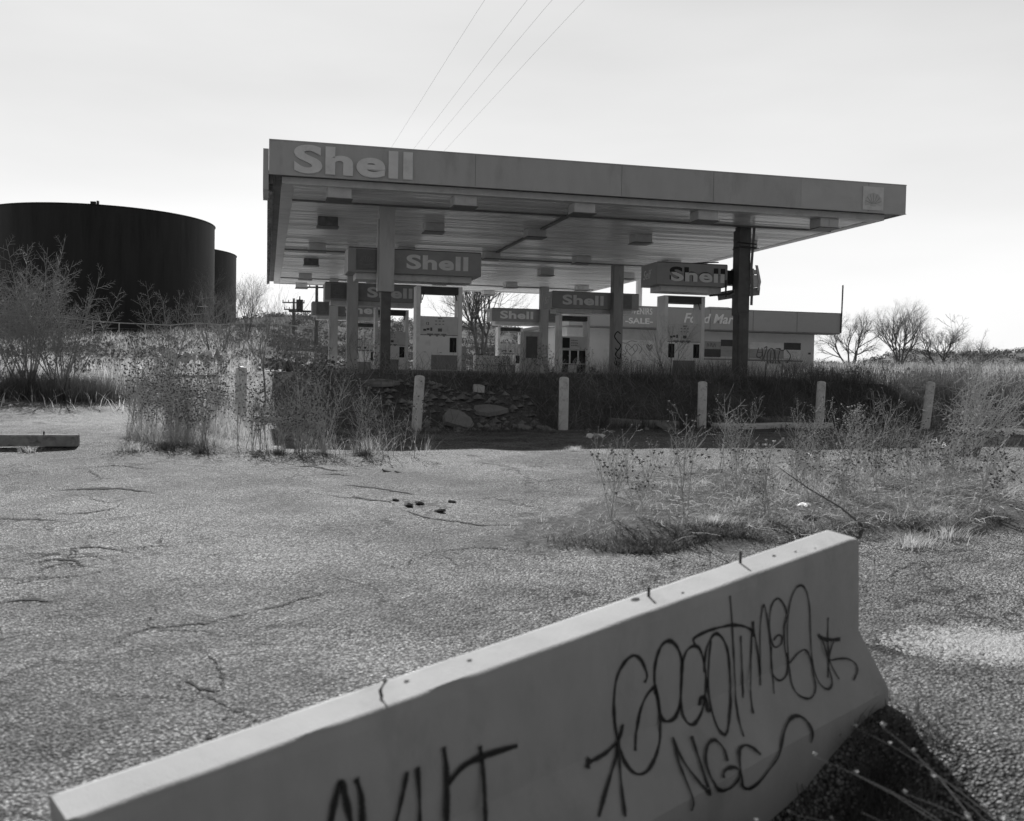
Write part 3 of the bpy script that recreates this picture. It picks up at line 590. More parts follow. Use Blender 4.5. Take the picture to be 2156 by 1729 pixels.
small_box('utility_cabinet', 'low pale metal cabinet standing beyond the pump numbered 12', 'cabinet', 7.3, 16.2, 1.1, .6, 1.15, BWALL, extra=cab_x)
def blk_x(t):
    mb = MB(); mb.box(-.8, .8, -.352, -.35, .5, .52); mb.build('seam', DARKM, t)
small_box('concrete_block', 'pale square concrete block in front of the rear right pump', 'concrete block', 10.2, 21.6, 1.65, .7, .95, TRIM, extra=blk_x)
# ------------------------------------------------------------------ bollards, wheel stop, kerb rail
posts = [(-5.22, 19.1, 1.06, .012, 0, 'leftmost bollard, beside the tall dry weeds in sunlight'), (-1.99, 20.7, 1.16, .05, .02, 'second bollard from the left, leaning slightly, next to the broken slabs'),
         (1.13, 21.8, 1.17, -.01, .015, 'third bollard from the left, round topped, with rubble on both sides'), (4.45, 23.3, 1.10, 0, .0, 'fourth bollard from the left with chipped paint near its top'),
         (7.60, 24.6, 1.16, .035, 0, 'fifth bollard from the left, at the end of the pale kerb'), (10.35, 24.9, 1.2, .12, .02, 'rightmost bollard, tilted to the right among the weeds')]
for i, (x, y, h, lx, ly, lab) in enumerate(posts):
    t = thing('bollard', 'white painted ' + lab, 'bollard', (x, y, h1(x, y) - .03), 0, 'row of white bollards'); t.rotation_euler = (ly, lx, random.random())
    mb = MB(); r = .107; n = 20; prof = [(r, -.2), (r, h * .3), (r * 1.01, h * .6), (r, h - .03), (r * .97, h - .008), (r * .8, h + .012), (r * .4, h + .026), (.001, h + .03)]
    vs = [(q * math.cos(2 * math.pi * j / n), q * math.sin(2 * math.pi * j / n), z) for q, z in prof for j in range(n)]
    mb.add(vs, [(k * n + j, k * n + (j + 1) % n, (k + 1) * n + (j + 1) % n, (k + 1) * n + j) for k in range(len(prof) - 1) for j in range(n)])
    mb.build('post', POSTM, t, smooth=True)
    if i in (1, 3, 5): mb = MB(); mb.tube([(-.02, -r - .006, h - .1), (-.02, -r + .0, h - .1)], .012, 6, cap=True); mb.build('bolt_hole', DARKM, t)
def kerb(name, label, cat, pts, hw, hh, m, group=None):
    mb = MB(); n = len(pts)
    for i in range(n - 1):
        a = Vector((pts[i][0], pts[i][1], 0)); b = Vector((pts[i + 1][0], pts[i + 1][1], 0)); d = (b - a).normalized(); s = Vector((-d.y, d.x, 0)) * hw
        za, zb = h1(*pts[i]), h1(*pts[i + 1])
        P = [a - s, a + s, b + s, b - s]; Z = [za, za, zb, zb]
        mb.add([(q.x, q.y, z - .15) for q, z in zip(P, Z)] + [(q.x, q.y, z + hh) for q, z in zip(P, Z)], [(0, 1, 2, 3), (7, 6, 5, 4), (0, 4, 5, 1), (1, 5, 6, 2), (2, 6, 7, 3), (3, 7, 4, 0)])
    return tag(mb.build(name, m, bevel=.03), label, cat, group)
kerb('kerb', 'pale chipped concrete kerb between the fourth and fifth bollards', 'kerb', [(4.75, 23.4), (5.7, 23.8), (6.6, 24.2), (7.5, 24.55), (7.95, 24.75)], .13, .13, mat('pale_kerb', .8, .85, .2, 5., bump=.01, bscale=20, dirt=.3, dscale=5))
kerb('kerb', 'short pale kerb running right from the foot of the leftmost bollard', 'kerb', [(-5.05, 19.2), (-4.3, 19.5), (-3.7, 19.7)], .1, .13, mat('pale_kerb', .42))
kerb('kerb', 'dark old timber kerb lying behind the third and fourth bollards', 'kerb', [(2.2, 22.75), (3.0, 23.0), (3.9, 23.3)], .11, .16, CONC2)
t = thing('wheel_stop', 'long painted wheel stop with peeling white paint at the left of the lot', 'wheel stop', (-6.1, 14.0, h1(-6.1, 14.0)), math.atan2(.25, 1) - math.pi)
mb = MB(); P = [(-.09, 0), (-.085, .14), (-.05, .165), (.05, .165), (.085, .14), (.09, 0)]
vs = [(x_, y_, z_) for x_ in (0, 1.1, 2.3) for y_, z_ in P]; mb.add(vs, [(k * 6 + j, k * 6 + (j + 1) % 6, (k + 1) * 6 + (j + 1) % 6, (k + 1) * 6 + j) for k in range(2) for j in range(6)] + [(5, 4, 3, 2, 1, 0), (12, 13, 14, 15, 16, 17)])
mb.build('beam', mat('peeling_paint', .33, .85, .25, 9., dirt=.5, dscale=6, bump=.006, bscale=30), t, bevel=.008)
mb = MB(); mb.tube([(.45, 0, .1), (.45, .01, .21)], .012, 5, cap=True); mb.build('anchor_pin', RUST, t)

# ------------------------------------------------------------------ concrete barrier with graffiti
bar = thing('concrete_barrier', 'long concrete road barrier in the foreground with black graffiti on its shaded side', 'road barrier')
BM = Matrix(((0.6356735, 0.7717067, -0.0196969, 1.6953), (-0.7643003, 0.6255778, -0.1565169, 5.0714), (-0.1084632, 0.1145480, 0.9874789, -0.7792 + CAMZ), (0, 0, 0, 1)))
bar.matrix_world = BM
W0, W1, W2 = .1015, .1373, .3238; LEN = 3.79
prof = [(W2 + .012, -1.45), (W2, -.735), (W1, -.48), (W0 + .004, -.045), (W0 - .001, -.020), (W0 - .012, -.006), (W0 - .030, 0), (-W0 + .030, 0), (-W0 + .012, -.006), (-W0 + .001, -.020), (-W0 - .004, -.045), (-W1, -.48), (-W2, -.735), (-W2 - .012, -1.45)]
bm = bmesh.new(); NS = 90; ringv = []
for k in range(NS + 1):
    yy = -LEN * k / NS; row = []
    for j, (px, pz) in enumerate(prof):
        dx = .0025 * noise.noise(Vector((yy * 5, j * 3.1, 0))); dz = .003 * noise.noise(Vector((yy * 4, j * 3.1, 7)))
        if j in (4, 5) and abs(yy + 2.52) < .06: dx -= .012; dz -= .006       # chips on the top edge
        if j in (4, 5) and abs(yy + 3.05) < .04: dx -= .01; dz -= .008
        row.append(bm.verts.new((px + dx, yy, pz + dz)))
    ringv.append(row)
for k in range(NS):
    for j in range(len(prof)):
        a, b = j, (j + 1) % len(prof); bm.faces.new((ringv[k][a], ringv[k][b], ringv[k + 1][b], ringv[k + 1][a])).smooth = b in (4, 5, 6) or b in (9, 10, 8)
bm.faces.new(ringv[0][::-1]); bm.faces.new(ringv[-1])
bmesh.ops.recalc_face_normals(bm, faces=bm.faces); me = bpy.data.meshes.new('body'); bm.to_mesh(me); bm.free(); me.materials.append(CONC)
link('body', me, bar)
STROKES = [[0.0119,[[-1.576,-0.277],[-1.561,-0.249],[-1.59,-0.181],[-1.634,-0.146],[-1.687,-0.159],[-1.734,-0.21],[-1.755,-0.3],[-1.755,-0.384],[-1.744,-0.495],[-1.745,-0.55],[-1.714,-0.592],[-1.654,-0.597],[-1.574,-0.562],[-1.512,-0.506],[-1.494,-0.417],[-1.509,-0.325],[-1.523,-0.315],[-1.57,-0.339],[-1.609,-0.393],[-1.635,-0.471],[-1.673,-0.525]]],[0.0134,[[-1.515,-0.343],[-1.518,-0.262],[-1.504,-0.199],[-1.469,-0.15],[-1.421,-0.143],[-1.375,-0.183],[-1.348,-0.251],[-1.351,-0.326],[-1.365,-0.431],[-1.398,-0.482],[-1.45,-0.487],[-1.482,-0.462],[-1.495,-0.424],[-1.514,-0.33]]],[0.011,[[-1.349,-0.272],[-1.318,-0.219],[-1.272,-0.208],[-1.228,-0.238],[-1.201,-0.329],[-1.197,-0.408],[-1.224,-0.488],[-1.294,-0.526],[-1.34,-0.527],[-1.357,-0.493],[-1.36,-0.426],[-1.356,-0.324],[-1.341,-0.247]]],[0.017,[[-1.243,-0.481],[-1.231,-0.453],[-1.201,-0.466],[-1.21,-0.503],[-1.203,-0.516]]],[0.0113,[[-1.207,-0.341],[-1.194,-0.261],[-1.172,-0.219],[-1.129,-0.192],[-1.083,-0.222],[-1.048,-0.289],[-1.035,-0.385],[-1.041,-0.489],[-1.105,-0.558],[-1.157,-0.601],[-1.185,-0.603],[-1.2,-0.572],[-1.189,-0.509],[-1.183,-0.412],[-1.174,-0.295],[-1.158,-0.216]]],[0.011,[[-1.262,-0.204],[-1.268,-0.175],[-1.185,-0.166],[-1.081,-0.173],[-1.007,-0.185],[-0.932,-0.21],[-0.877,-0.243],[-0.856,-0.274]]],[0.0132,[[-0.865,-0.206],[-0.861,-0.276]]],[0.0085,[[-1.024,-0.047],[-1.016,-0.127],[-1.009,-0.257],[-1.003,-0.395],[-1.03,-0.521],[-1.064,-0.586],[-1.078,-0.639]]],[0.0087,[[-0.955,-0.25],[-0.95,-0.375],[-0.95,-0.483],[-0.981,-0.522]]],[0.0089,[[-0.964,-0.584],[-0.924,-0.519],[-0.887,-0.393],[-0.875,-0.25]]],[0.0089,[[-0.856,-0.27],[-0.835,-0.364],[-0.821,-0.471],[-0.844,-0.509]]],[0.0075,[[-0.819,-0.472],[-0.816,-0.266],[-0.802,-0.182],[-0.787,-0.146],[-0.768,-0.191],[-0.753,-0.269],[-0.738,-0.399],[-0.74,-0.493],[-0.785,-0.556]]],[0.0077,[[-0.636,-0.293],[-0.613,-0.246],[-0.633,-0.188],[-0.68,-0.143],[-0.727,-0.165],[-0.746,-0.234],[-0.737,-0.325],[-0.708,-0.37],[-0.661,-0.368],[-0.654,-0.336],[-0.684,-0.319],[-0.716,-0.334]]],[0.0076,[[-0.734,-0.363],[-0.734,-0.475],[-0.73,-0.513],[-0.7,-0.525],[-0.65,-0.514],[-0.613,-0.473],[-0.632,-0.392],[-0.636,-0.3],[-0.62,-0.244]]],[0.0078,[[-0.617,-0.426],[-0.603,-0.479],[-0.529,-0.451],[-0.467,-0.453],[-0.449,-0.5],[-0.479,-0.556],[-0.503,-0.6],[-0.547,-0.625],[-0.595,-0.624],[-0.64,-0.596],[-0.647,-0.552],[-0.603,-0.476],[-0.612,-0.322],[-0.592,-0.199],[-0.548,-0.135],[-0.499,-0.124],[-0.456,-0.164],[-0.432,-0.255],[-0.428,-0.371],[-0.426,-0.487],[-0.465,-0.553],[-0.462,-0.603],[-0.424,-0.629],[-0.378,-0.612],[-0.355,-0.561]]],[0.0097,[[-0.279,-0.341],[-0.284,-0.442],[-0.327,-0.529],[-0.391,-0.59]]],[0.0145,[[-0.362,-0.405],[-0.326,-0.434],[-0.247,-0.462],[-0.18,-0.478]]],[0.0082,[[-0.231,-0.472],[-0.312,-0.52],[-0.329,-0.554],[-0.323,-0.613]]],[0.0081,[[-0.326,-0.446],[-0.324,-0.53],[-0.26,-0.545],[-0.195,-0.56],[-0.157,-0.589],[-0.168,-0.618],[-0.227,-0.642]]],[0.0205,[[-1.931,-0.51],[-1.915,-0.495],[-1.907,-0.492]]],[0.0115,[[-1.917,-0.497],[-1.862,-0.497],[-1.798,-0.49],[-1.737,-0.462],[-1.713,-0.411]]],[0.0118,[[-1.718,-0.416],[-1.742,-0.467],[-1.774,-0.512],[-1.835,-0.555],[-1.918,-0.614],[-1.969,-0.652]]],[0.0118,[[-1.742,-0.467],[-1.789,-0.558],[-1.831,-0.64],[-1.852,-0.687]]],[0.0096,[[-1.463,-0.54],[-1.487,-0.608],[-1.492,-0.663],[-1.496,-0.739],[-1.503,-0.783]]],[0.011,[[-1.468,-0.549],[-1.462,-0.625],[-1.428,-0.703],[-1.388,-0.756]]],[0.0125,[[-1.365,-0.564],[-1.374,-0.612],[-1.387,-0.688],[-1.386,-0.759]]],[0.0114,[[-1.233,-0.684],[-1.223,-0.649],[-1.238,-0.617],[-1.263,-0.604],[-1.307,-0.615],[-1.347,-0.652],[-1.358,-0.702],[-1.339,-0.75],[-1.299,-0.774],[-1.241,-0.778],[-1.199,-0.753],[-1.195,-0.724],[-1.229,-0.709],[-1.275,-0.71],[-1.293,-0.726]]],[0.0117,[[-1.034,-0.718],[-1.058,-0.689],[-1.097,-0.667],[-1.139,-0.672],[-1.169,-0.707],[-1.182,-0.758],[-1.17,-0.804],[-1.131,-0.832],[-1.069,-0.834],[-0.995,-0.801],[-0.919,-0.749],[-0.833,-0.687],[-0.761,-0.66],[-0.705,-0.663],[-0.67,-0.69],[-0.664,-0.733],[-0.672,-0.778]]],[0.0176,[[-3.034,-0.305],[-3.007,-0.225],[-2.982,-0.176],[-2.972,-0.239],[-2.959,-0.336]]],[0.0176,[[-2.929,-0.19],[-2.915,-0.261],[-2.92,-0.363]]],[0.0138,[[-2.796,-0.402],[-2.764,-0.319],[-2.737,-0.236]]],[0.0136,[[-2.695,-0.236],[-2.695,-0.346],[-2.701,-0.452]]],[0.0184,[[-2.584,-0.204],[-2.579,-0.304],[-2.598,-0.491]]],[0.0187,[[-2.571,-0.336],[-2.5,-0.298],[-2.402,-0.295],[-2.264,-0.308]]],[0.0142,[[-2.43,-0.252],[-2.423,-0.35],[-2.451,-0.536]]]]
mb = MB()
def fnorm(q):
    if q.z > -.48: return Vector((.48, 0, W1 - W0)).normalized()
    if q.z > -.735: return Vector((.255, 0, W2 - W1)).normalized()
    return Vector((1, 0, 0))
def fx(z):
    return W0 + (W1 - W0) * (-z / .48) if z > -.48 else (W1 + (W2 - W1) * ((-z - .48) / .255) if z > -.735 else W2 + .001)
SPRAY = soft_paint()
def tagpart(lo, hi):
    m2 = MB(); ed = []
    for k, (wd, pts) in enumerate(STROKES):
        if lo <= k < hi: ribbon_soft(m2, ed, [Vector((fx(z), y, z)) for y, z in pts], wd, fnorm, .003 + .00025 * k)
    m2.v = [(max(x_, fx(z_) + .003), y_, z_) for x_, y_, z_ in m2.v]; o = m2.build('graffiti', SPRAY, bar); o.data.attributes.new('edge', 'FLOAT', 'POINT').data.foreach_set('value', ed); return o
tagpart(0, 15)['label'] = 'looping black tag reading good times'; tagpart(15, 19)['label'] = 'small star shaped tag'; tagpart(19, 23)['label'] = 'arrow shaped stroke'; tagpart(23, 28)['label'] = 'black letters NGC'; tagpart(28, 99)['label'] = 'thick black letters cut off at the bottom'
for (x_, y_, P) in ((.01, -2.751, [(0, 0, -.02), (-.008, -.005, .018), (.004, .012, .055)]), (-.035, -1.392, [(0, 0, -.02), (0, 0, .045)]), (-.048, -.755, [(0, 0, -.02), (.0, 0, .06)])):
    mb = MB(); mb.tube([(x_ + a, y_ + b, c) for a, b, c in P], .0065, 6, cap=True); mb.build('rebar_pin', RUST, bar)
mb = MB()
for (x_, y_, r) in ((-.045, -1.46, .016), (-.028, -2.63, .008), (-.02, -2.36, .009), (.03, -1.25, .006), (-.01, -.55, .008), (.02, -.42, .006), (.05, -.3, .005)):
    mb.add([(x_ + r * math.cos(t_ * .9) * random.uniform(.7, 1.2), y_ + 1.5 * r * math.sin(t_ * .9) * random.uniform(.7, 1.2), .0025) for t_ in range(7)], [tuple(range(7))])
mb.build('pit', mat('pit_dark', .10, 1., .3, 30., spec=0.), bar)  # flat dark spots on the top face

# ------------------------------------------------------------------ building
BX, BY = 3.2, 57.7
bl = thing('shop_building', 'single storey boarded up shop with a deep fascia, graffiti and boarded windows', 'shop', (BX, BY, 0), TH)
mb = MB(); mb.box(0, 17.7, 0, .12, 4.63, 5.83); mb.box(0, .12, .123, 1.6, 4.63, 5.83); mb.box(17.58, 17.7, .123, 3, 4.63, 5.83); mb.build('fascia', BFASC, bl)
mb = MB()
for x in (2.9, 8.83, 11.65, 14.6): mb.box(x, x + .03, -.012, -.001, 4.64, 5.82)
mb.box(-.01, 17.71, -.02, .14, 5.833, 5.87); mb.build('fascia_seam', mat('seam_grey', .2, .6, .2, 3.), bl)
mb = MB(); mb.box(.121, 17.57, .121, 13, 4.66, 4.86); mb.build('roof', BWALL, bl)
mb = MB(); mb.box(.02, 17.6, .02, 1.4, 4.56, 4.628); mb.box(-.3, .12, 1.62, 13.2, 4.62, 4.80); mb.build('eave', mat('eave_grey', .24, .6, .2, 3.), bl)
mb = MB(); mb.box(.3, 16.6, 1.3, 12.8, .8, 4.655); mb.build('wall', BWALL, bl)
def rect(name, m, x0, x1, z0, z1, d=.03, y=1.3):
    mb = MB(); mb.box(x0, x1, y - d, y - .001, z0, z1); return mb.build(name, m, bl)
rect('door_board', BOARD, 3.57, 6.0, 1.5, 3.91); rect('door_jamb', BOARDD, 6.0, 6.2, 1.5, 4.0, .06); rect('door_board', BWALL, 6.25, 6.9, 1.5, 3.9, .02)
BD = mat('tagged_board', .40, .7, .12, 3., stretch=(1, 1, 3), dirt=.15)
for k, (m_, x0, x1, z0, z1) in enumerate([(BD, 9.12, 10.18, 3.50, 3.95), (BOARDD, 9.12, 10.18, 3.0, 3.49), (BOARDD, 10.2, 11.35, 3.68, 4.08), (BD, 10.2, 11.35, 3.05, 3.67), (BD, 11.37, 12.12, 2.92, 3.6), (BOARD, 12.13, 14.47, 3.56, 3.98), (BOARDD, 14.49, 15.65, 3.57, 4.0), (BOARD, 14.49, 15.65, 3.02, 3.56), (BD, 12.14, 14.48, 3.0, 3.55)]):
    rect('window_board', m_, x0, x1, z0, z1, .03 + .002 * (k % 3))
rect('window_frame', mat('frame_grey', .27, .6, .2, 3.), 9.0, 15.8, 2.83, 2.91, .05)
rect('ledge', TRIM, 14.3, 16.6, 1.75, 2.3, .09); rect('vent', BOARDD, 16.2, 16.36, 3.3, 3.42, .02)
mb = MB(); q = 0
def tagstroke(pts, wd, mbx=None, y=1.3 - .038):
    global q; q += 1; ribbon(mb, [(x, y, z) for x, z in pts], wd, Vector((0, -1, 0)), .004 + .0008 * q)
for st in ([(12.75, 3.65), (12.62, 3.1), (12.95, 3.12), (13.0, 3.6)], [(12.95, 3.65), (13.05, 3.0), (12.9, 2.65)], [(12.65, 3.35), (13.0, 3.35)], [(12.62, 3.12), (12.95, 2.95)], [(13.1, 3.6), (13.3, 3.7), (13.12, 3.0), (13.25, 2.7)], [(13.55, 3.62), (13.35, 3.3), (13.4, 2.7), (13.65, 2.55), (13.8, 3.0), (13.78, 3.5), (13.55, 3.65)], [(13.6, 3.5), (13.55, 2.9), (13.62, 2.7)], [(13.85, 3.6), (13.9, 3.0), (14.0, 2.55), (14.35, 2.6)], [(13.9, 3.62), (14.25, 3.6), (14.1, 3.62), (14.4, 3.5), (14.6, 3.7)], [(14.65, 3.55), (14.95, 3.15), (14.6, 2.6), (14.4, 2.4), (14.3, 2.62)], [(14.2, 3.5), (14.1, 2.9), (14.5, 2.55)]): tagstroke(st, .06)
h_ = lambda cx, cz, s: [(cx, cz - s), (cx - s * .9, cz + s * .1), (cx - s * .55, cz + s * .75), (cx, cz + s * .3), (cx + s * .55, cz + s * .75), (cx + s * .9, cz + s * .1), (cx, cz - s)]
for st in (h_(4.35, 3.35, .42), h_(5.5, 3.5, .22), h_(5.5, 3.5, .14), [(3.8, 3.3), (4.0, 3.1), (3.75, 3.0), (4.1, 2.85)], [(4.7, 3.7), (5.0, 3.4), (4.85, 3.1)], [(3.9, 2.75), (4.15, 2.7), (4.0, 2.45), (4.2, 2.4)], [(4.3, 2.7), (4.35, 2.4), (4.55, 2.65), (4.6, 2.4)], [(4.7, 2.7), (5.0, 2.6), (4.85, 2.35)], [(3.7, 3.75), (4.0, 3.7), (4.3, 3.85), (4.7, 3.8)], [(4.2, 3.3), (4.4, 3.45), (4.55, 3.2)], [(9.25, 3.6), (9.3, 3.85), (9.4, 3.62)], [(9.5, 3.6), (9.52, 3.85), (9.65, 3.6), (9.75, 3.82), (9.85, 3.6)], [(11.45, 3.4), (11.6, 3.5), (11.5, 3.2), (11.7, 3.3), (11.9, 3.45), (12.0, 3.2)], [(11.5, 3.05), (11.8, 3.1), (12.0, 3.0)], [(9.4, 2.7), (9.6, 2.3), (9.5, 2.0)]): tagstroke(st, .028)
mb.build('graffiti', mat('grey_spray', .12, .6, .3, 9.), bl)
text_obj('lettering', 'Food Mart', .58, .06, mat('sign_white', .9, .5, .04, 5.), bl, (7.13, -.002, 4.97), width=3.5, bold=.02, shear=.28)
text_obj('lettering', 'SOUVENIRS', .38, .01, LETTER, bl, (3.15, -.002, 5.37), width=1.98, bold=.015)
text_obj('lettering', '-SALE-', .34, .01, LETTER, bl, (3.45, -.002, 4.82), width=1.72, bold=.03)
mb = MB(); mb.tube([(17.62, -.05, 4.65), (17.66, -.06, 7.6)], .045, 6, cap=True); mb.build('corner_pole', DARKM, bl)
mb = MB(); mb.tube([(4.65, 1.0, 4.87), (4.65, 1.0, 7.6)], .19, 10, cap=True); mb.build('roof_flue', BWALL, bl)
mb = MB(); mb.box(8.9, 9.1, .6, 2, 4.87, 5.98); mb.box(9.101, 10.4, .7, 2, 5.7, 6.03); mb.box(10.401, 10.6, .6, 2, 4.87, 6.0); mb.build('roof_unit', mat('roof_unit_metal', .3, .5, .2, 4.), bl)
def lowbox(name, label, cat, a, z0, sx_, h, m):
    x = BX + a * CA - .6 * SA; y = BY + a * SA + .6 * CA; t = thing(name, label, cat, (x, y, z0), TH)
    mb = MB(); mb.box(0, sx_, -.35, .35, 0, h); mb.build('body', m, t, bevel=.03); mb = MB(); mb.box(-.02, sx_ + .02, -.37, .37, h + .001, h + .05); mb.build('lid', TRIM, t)
lowbox('ice_chest', 'long low pale chest against the shop wall, left of the two', 'storage chest', 11.0, PAD, 1.7, 1.12, BWALL)
lowbox('ice_chest', 'slightly lower pale chest on the right of the long one by the shop', 'storage chest', 12.8, PAD, 1.0, 1.0, BOARD)
lowbox('white_bin', 'narrow white bin at the right end of the shop front', 'bin', 13.9, PAD, .45, 1.05, TRIM)

# ------------------------------------------------------------------ storage tanks
def tank(label, az, D, Rr, ztop, zb):
    x, y = D * math.sin(R(az)), D * math.cos(R(az)); t = thing('storage_tank', label, 'storage tank', (x, y, zb), 0, 'pair of black storage tanks'); n = 160; hh = ztop - zb
    mb = MB(); vs = [(Rr * math.cos(2 * math.pi * j / n), Rr * math.sin(2 * math.pi * j / n), z) for z in (-1, hh) for j in range(n)]
    mb.add(vs, [(j, (j + 1) % n, n + (j + 1) % n, n + j) for j in range(n)]); mb.build('shell_wall', TANKM, t, smooth=True)
    mb = MB(); vs = [(Rr * math.cos(2 * math.pi * j / n), Rr * math.sin(2 * math.pi * j / n), hh + .01) for j in range(n)] + [(0, 0, hh + .9)]
    mb.add(vs, [(j, (j + 1) % n, n) for j in range(n)]); mb.build('roof', TANKM, t)
    mb = MB()
    mb.tube([((Rr + .03) * math.cos(2 * math.pi * j / n), (Rr + .03) * math.sin(2 * math.pi * j / n), hh) for j in range(n + 1)], .07, 4); mb.build('rim', TANKM, t)
    return t
tk = tank('huge black cylindrical storage tank behind the fence, the nearer and larger of two', -22.4, 125, 12.4, CAMZ + 16.9, CAMZ + 3.6)
tank('black storage tank partly hidden behind the nearer tank', -20.15, 156, 12.5, CAMZ + 17.0, CAMZ + 4.2)
mb = MB(); mb.box(3.6, 4.1, -11.9, -11.6, 13.32, 13.62); mb.box(4.25, 4.4, -11.9, -11.6, 13.32, 13.7); mb.build('hatch', TANKM, tk)
# ------------------------------------------------------------------ fence in front of the tanks
fa, fb = Vector((-47, 88)), Vector((-18, 101))
fn = thing('chain_link_fence', 'far wire fence with thin posts in front of the black tanks', 'fence', (0, 0, 0)); mb = MB(); K = 14; tops = []
for i in range(K + 1):
    q = fa.lerp(fb, i / K); z = h1(q.x, q.y); tops.append((q.x, q.y, z + 1.75)); m2_ = MB(); m2_.tube([(q.x, q.y, z - .2), (q.x, q.y, z + 1.8)], .05, 5); m2_.build('post', LAMP, fn)
mb.tube(tops, .045, 4); mb.build('top_rail', LAMP, fn)
mb = MB(); 
for j in range(3): mb.tube([(a, b, c - .5 * (j + 1)) for a, b, c in tops], .012, 3)
mb.build('wire', WIRE, fn)
q = fa.lerp(fb, .52); tg = thing('sign_board', 'small pale oval board hanging on the far fence', 'sign', (q.x, q.y - .1, h1(q.x, q.y) + .2)); mb = MB(); mb.add([(.45 * math.cos(k * .5236), -.02, .6 + .72 * math.sin(k * .5236)) for k in range(12)] + [(.45 * math.cos(k * .5236), .02, .6 + .72 * math.sin(k * .5236)) for k in range(12)], [tuple(range(11, -1, -1)), tuple(range(12, 24))] + [(k, (k + 1) % 12, 12 + (k + 1) % 12, 12 + k) for k in range(12)]); mb.build('board', TRASH, tg)

# ------------------------------------------------------------------ utility poles and lines
def pole(label, x, y, ztop, arms, kit=False):
    t = thing('utility_pole', label, 'utility pole', (x, y, h1(x, y))); hh = ztop - h1(x, y)
    mb = MB(); mb.tube([(0, 0, -.5), (0, 0, hh)], [.18, .12], 8, cap=True); mb.build('pole', WOODP, t)
    for (dz, hw) in arms:
        mb = MB(); mb.box(-hw, hw, -.2, -.1, hh - dz - .07, hh - dz + .07); mb.build('crossarm', WOODP, t)
        mb = MB()
        for s in (-.95, -.45, .45, .95): mb.tube([(s * hw, -.15, hh - dz + .071), (s * hw, -.15, hh - dz + .3)], .05, 6, cap=True)
        mb.build('insulator', BLACK, t)
    if kit:
        mb = MB(); mb.box(-2.4, 2.4, -.35, .35, hh - 3.0, hh - 2.85); mb.build('platform', DARKM, t)
        for s in (-1.5, .9): mb = MB(); mb.tube([(s, 0, hh - 2.84), (s, 0, hh - 1.9)], .3, 10, cap=True); mb.tube([(s, 0, hh - 1.9), (s, 0, hh - 1.6)], .06, 6, cap=True); mb.build('transformer', DARKM, t)
pole('utility pole with transformers on a platform, seen under the left end of the canopy', -17.45, 88.3, 9.9, [(.8, 1.35)], True)
pole('bare utility pole with two crossarms in the gap between the tanks and canopy', -25.8, 117, 10.2, [(.5, 1.3), (1.3, 1.1)])
for k, ((x0, y0), (x1, y1), w_) in enumerate([((-25.8, 117), (-1.45, 28.6), 'leftmost'), ((-25.4, 117), (-.30, 28.4), 'second'), ((-25.1, 117), (.34, 28.4), 'third'), ((-24.6, 117), (1.17, 28.4), 'rightmost')]):
    mb = MB(); P = []
    for i in range(41):
        t_ = i / 40 * 1.62; P.append((x0 + (x1 - x0) * t_, y0 + (y1 - y0) * t_, 11.6 + (10.0 - 11.6) * (1 - min(1, t_)) ** 1 - .6 * math.sin(math.pi * min(1, t_ / 1.62)) + .5))
    mb.tube(P, .0035, 3); tag(mb.build('power_line', WIRE), '%s of the four thin overhead lines crossing the sky above the canopy' % w_, 'overhead line', 'four overhead lines')

# ------------------------------------------------------------------ rubble and broken slabs
def slab(label, x, y, sx_, sy_, th, tilt, rz, m=CONC2, name='broken_slab', cat='concrete slab', dz=.0, group='broken concrete slabs'):
    mb = MB(); n = 8; P = []
    for k in range(n):
        a = 2 * math.pi * k / n; r = random.uniform(.58, 1.15); P.append((sx_ * r * math.cos(a), sy_ * r * math.sin(a)))
    vs = [(a, b, 0) for a, b in P] + [(a * .97, b * .97, th) for a, b in P]
    mb.add(vs, [tuple(range(n - 1, -1, -1)), tuple(range(n, 2 * n))] + [(k, (k + 1) % n, n + (k + 1) % n, n + k) for k in range(n)])
    o = mb.build(name, m); o.location = (x, y, h1(x, y) + dz); o.rotation_euler = (tilt[0], tilt[1], rz); return tag(o, label, cat, group)
RUBM = mat('rubble_concrete', .26, .95, .5, 3., bump=.01, bscale=20)
SLABM = mat('slab_concrete', .30, .9, .15, 4., bump=.008, bscale=18, dirt=.2, dscale=3)
slab('largest tilted broken slab, between the second and third bollards', -1.15, 21.35, .42, .3, .10, (.75, .35), .3, SLABM, dz=.08)
slab('flat broken slab lying just above the largest tilted one', -.55, 22.05, .42, .28, .09, (.35, 0), .1, SLABM, dz=.04)
slab('small pointed slab halfway to the third bollard, at the foot of the bank', .25, 21.65, .22, .16, .07, (.4, .1), .5, SLABM)
slab('thin slab sticking out left of the third bollard', .78, 21.7, .26, .14, .05, (.3, .25), .2, SLABM)
slab('pale lump of concrete high on the bank between bollards two and three', -.75, 22.6, .17, .12, .14, (.2, .1), 0, TRIM)
slab('broken slab on the bank just left of the second bollard', -2.9, 21.9, .42, .25, .07, (.3, 0), .1, RUBM)
slab('flat slab lying near the fifth bollard behind the pale kerb', 6.7, 24.9, .6, .35, .06, (.2, 0), .2, CONC2)
slab('slab edge showing left of the pale kerb, near the fourth bollard', 3.6, 22.9, .3, .2, .08, (.4, .3), .4, SLABM)
def reg_rub():
    q = random.uniform(2.6, 6.6); p = random.uniform(.2, 1.9); return -5.15 + q * .918 - p * .395, 19 + q * .395 + p * .918
stones('rubble', 420, reg_rub, .03, .13, RUBM, 'broken concrete rubble spilling down the bank between the second and third bollards', .6)
def reg_rub2():
    q = random.uniform(-1, 18); p = random.uniform(-.3, 1.6); return -5.15 + q * .918 - p * .395, 19 + q * .395 + p * .918
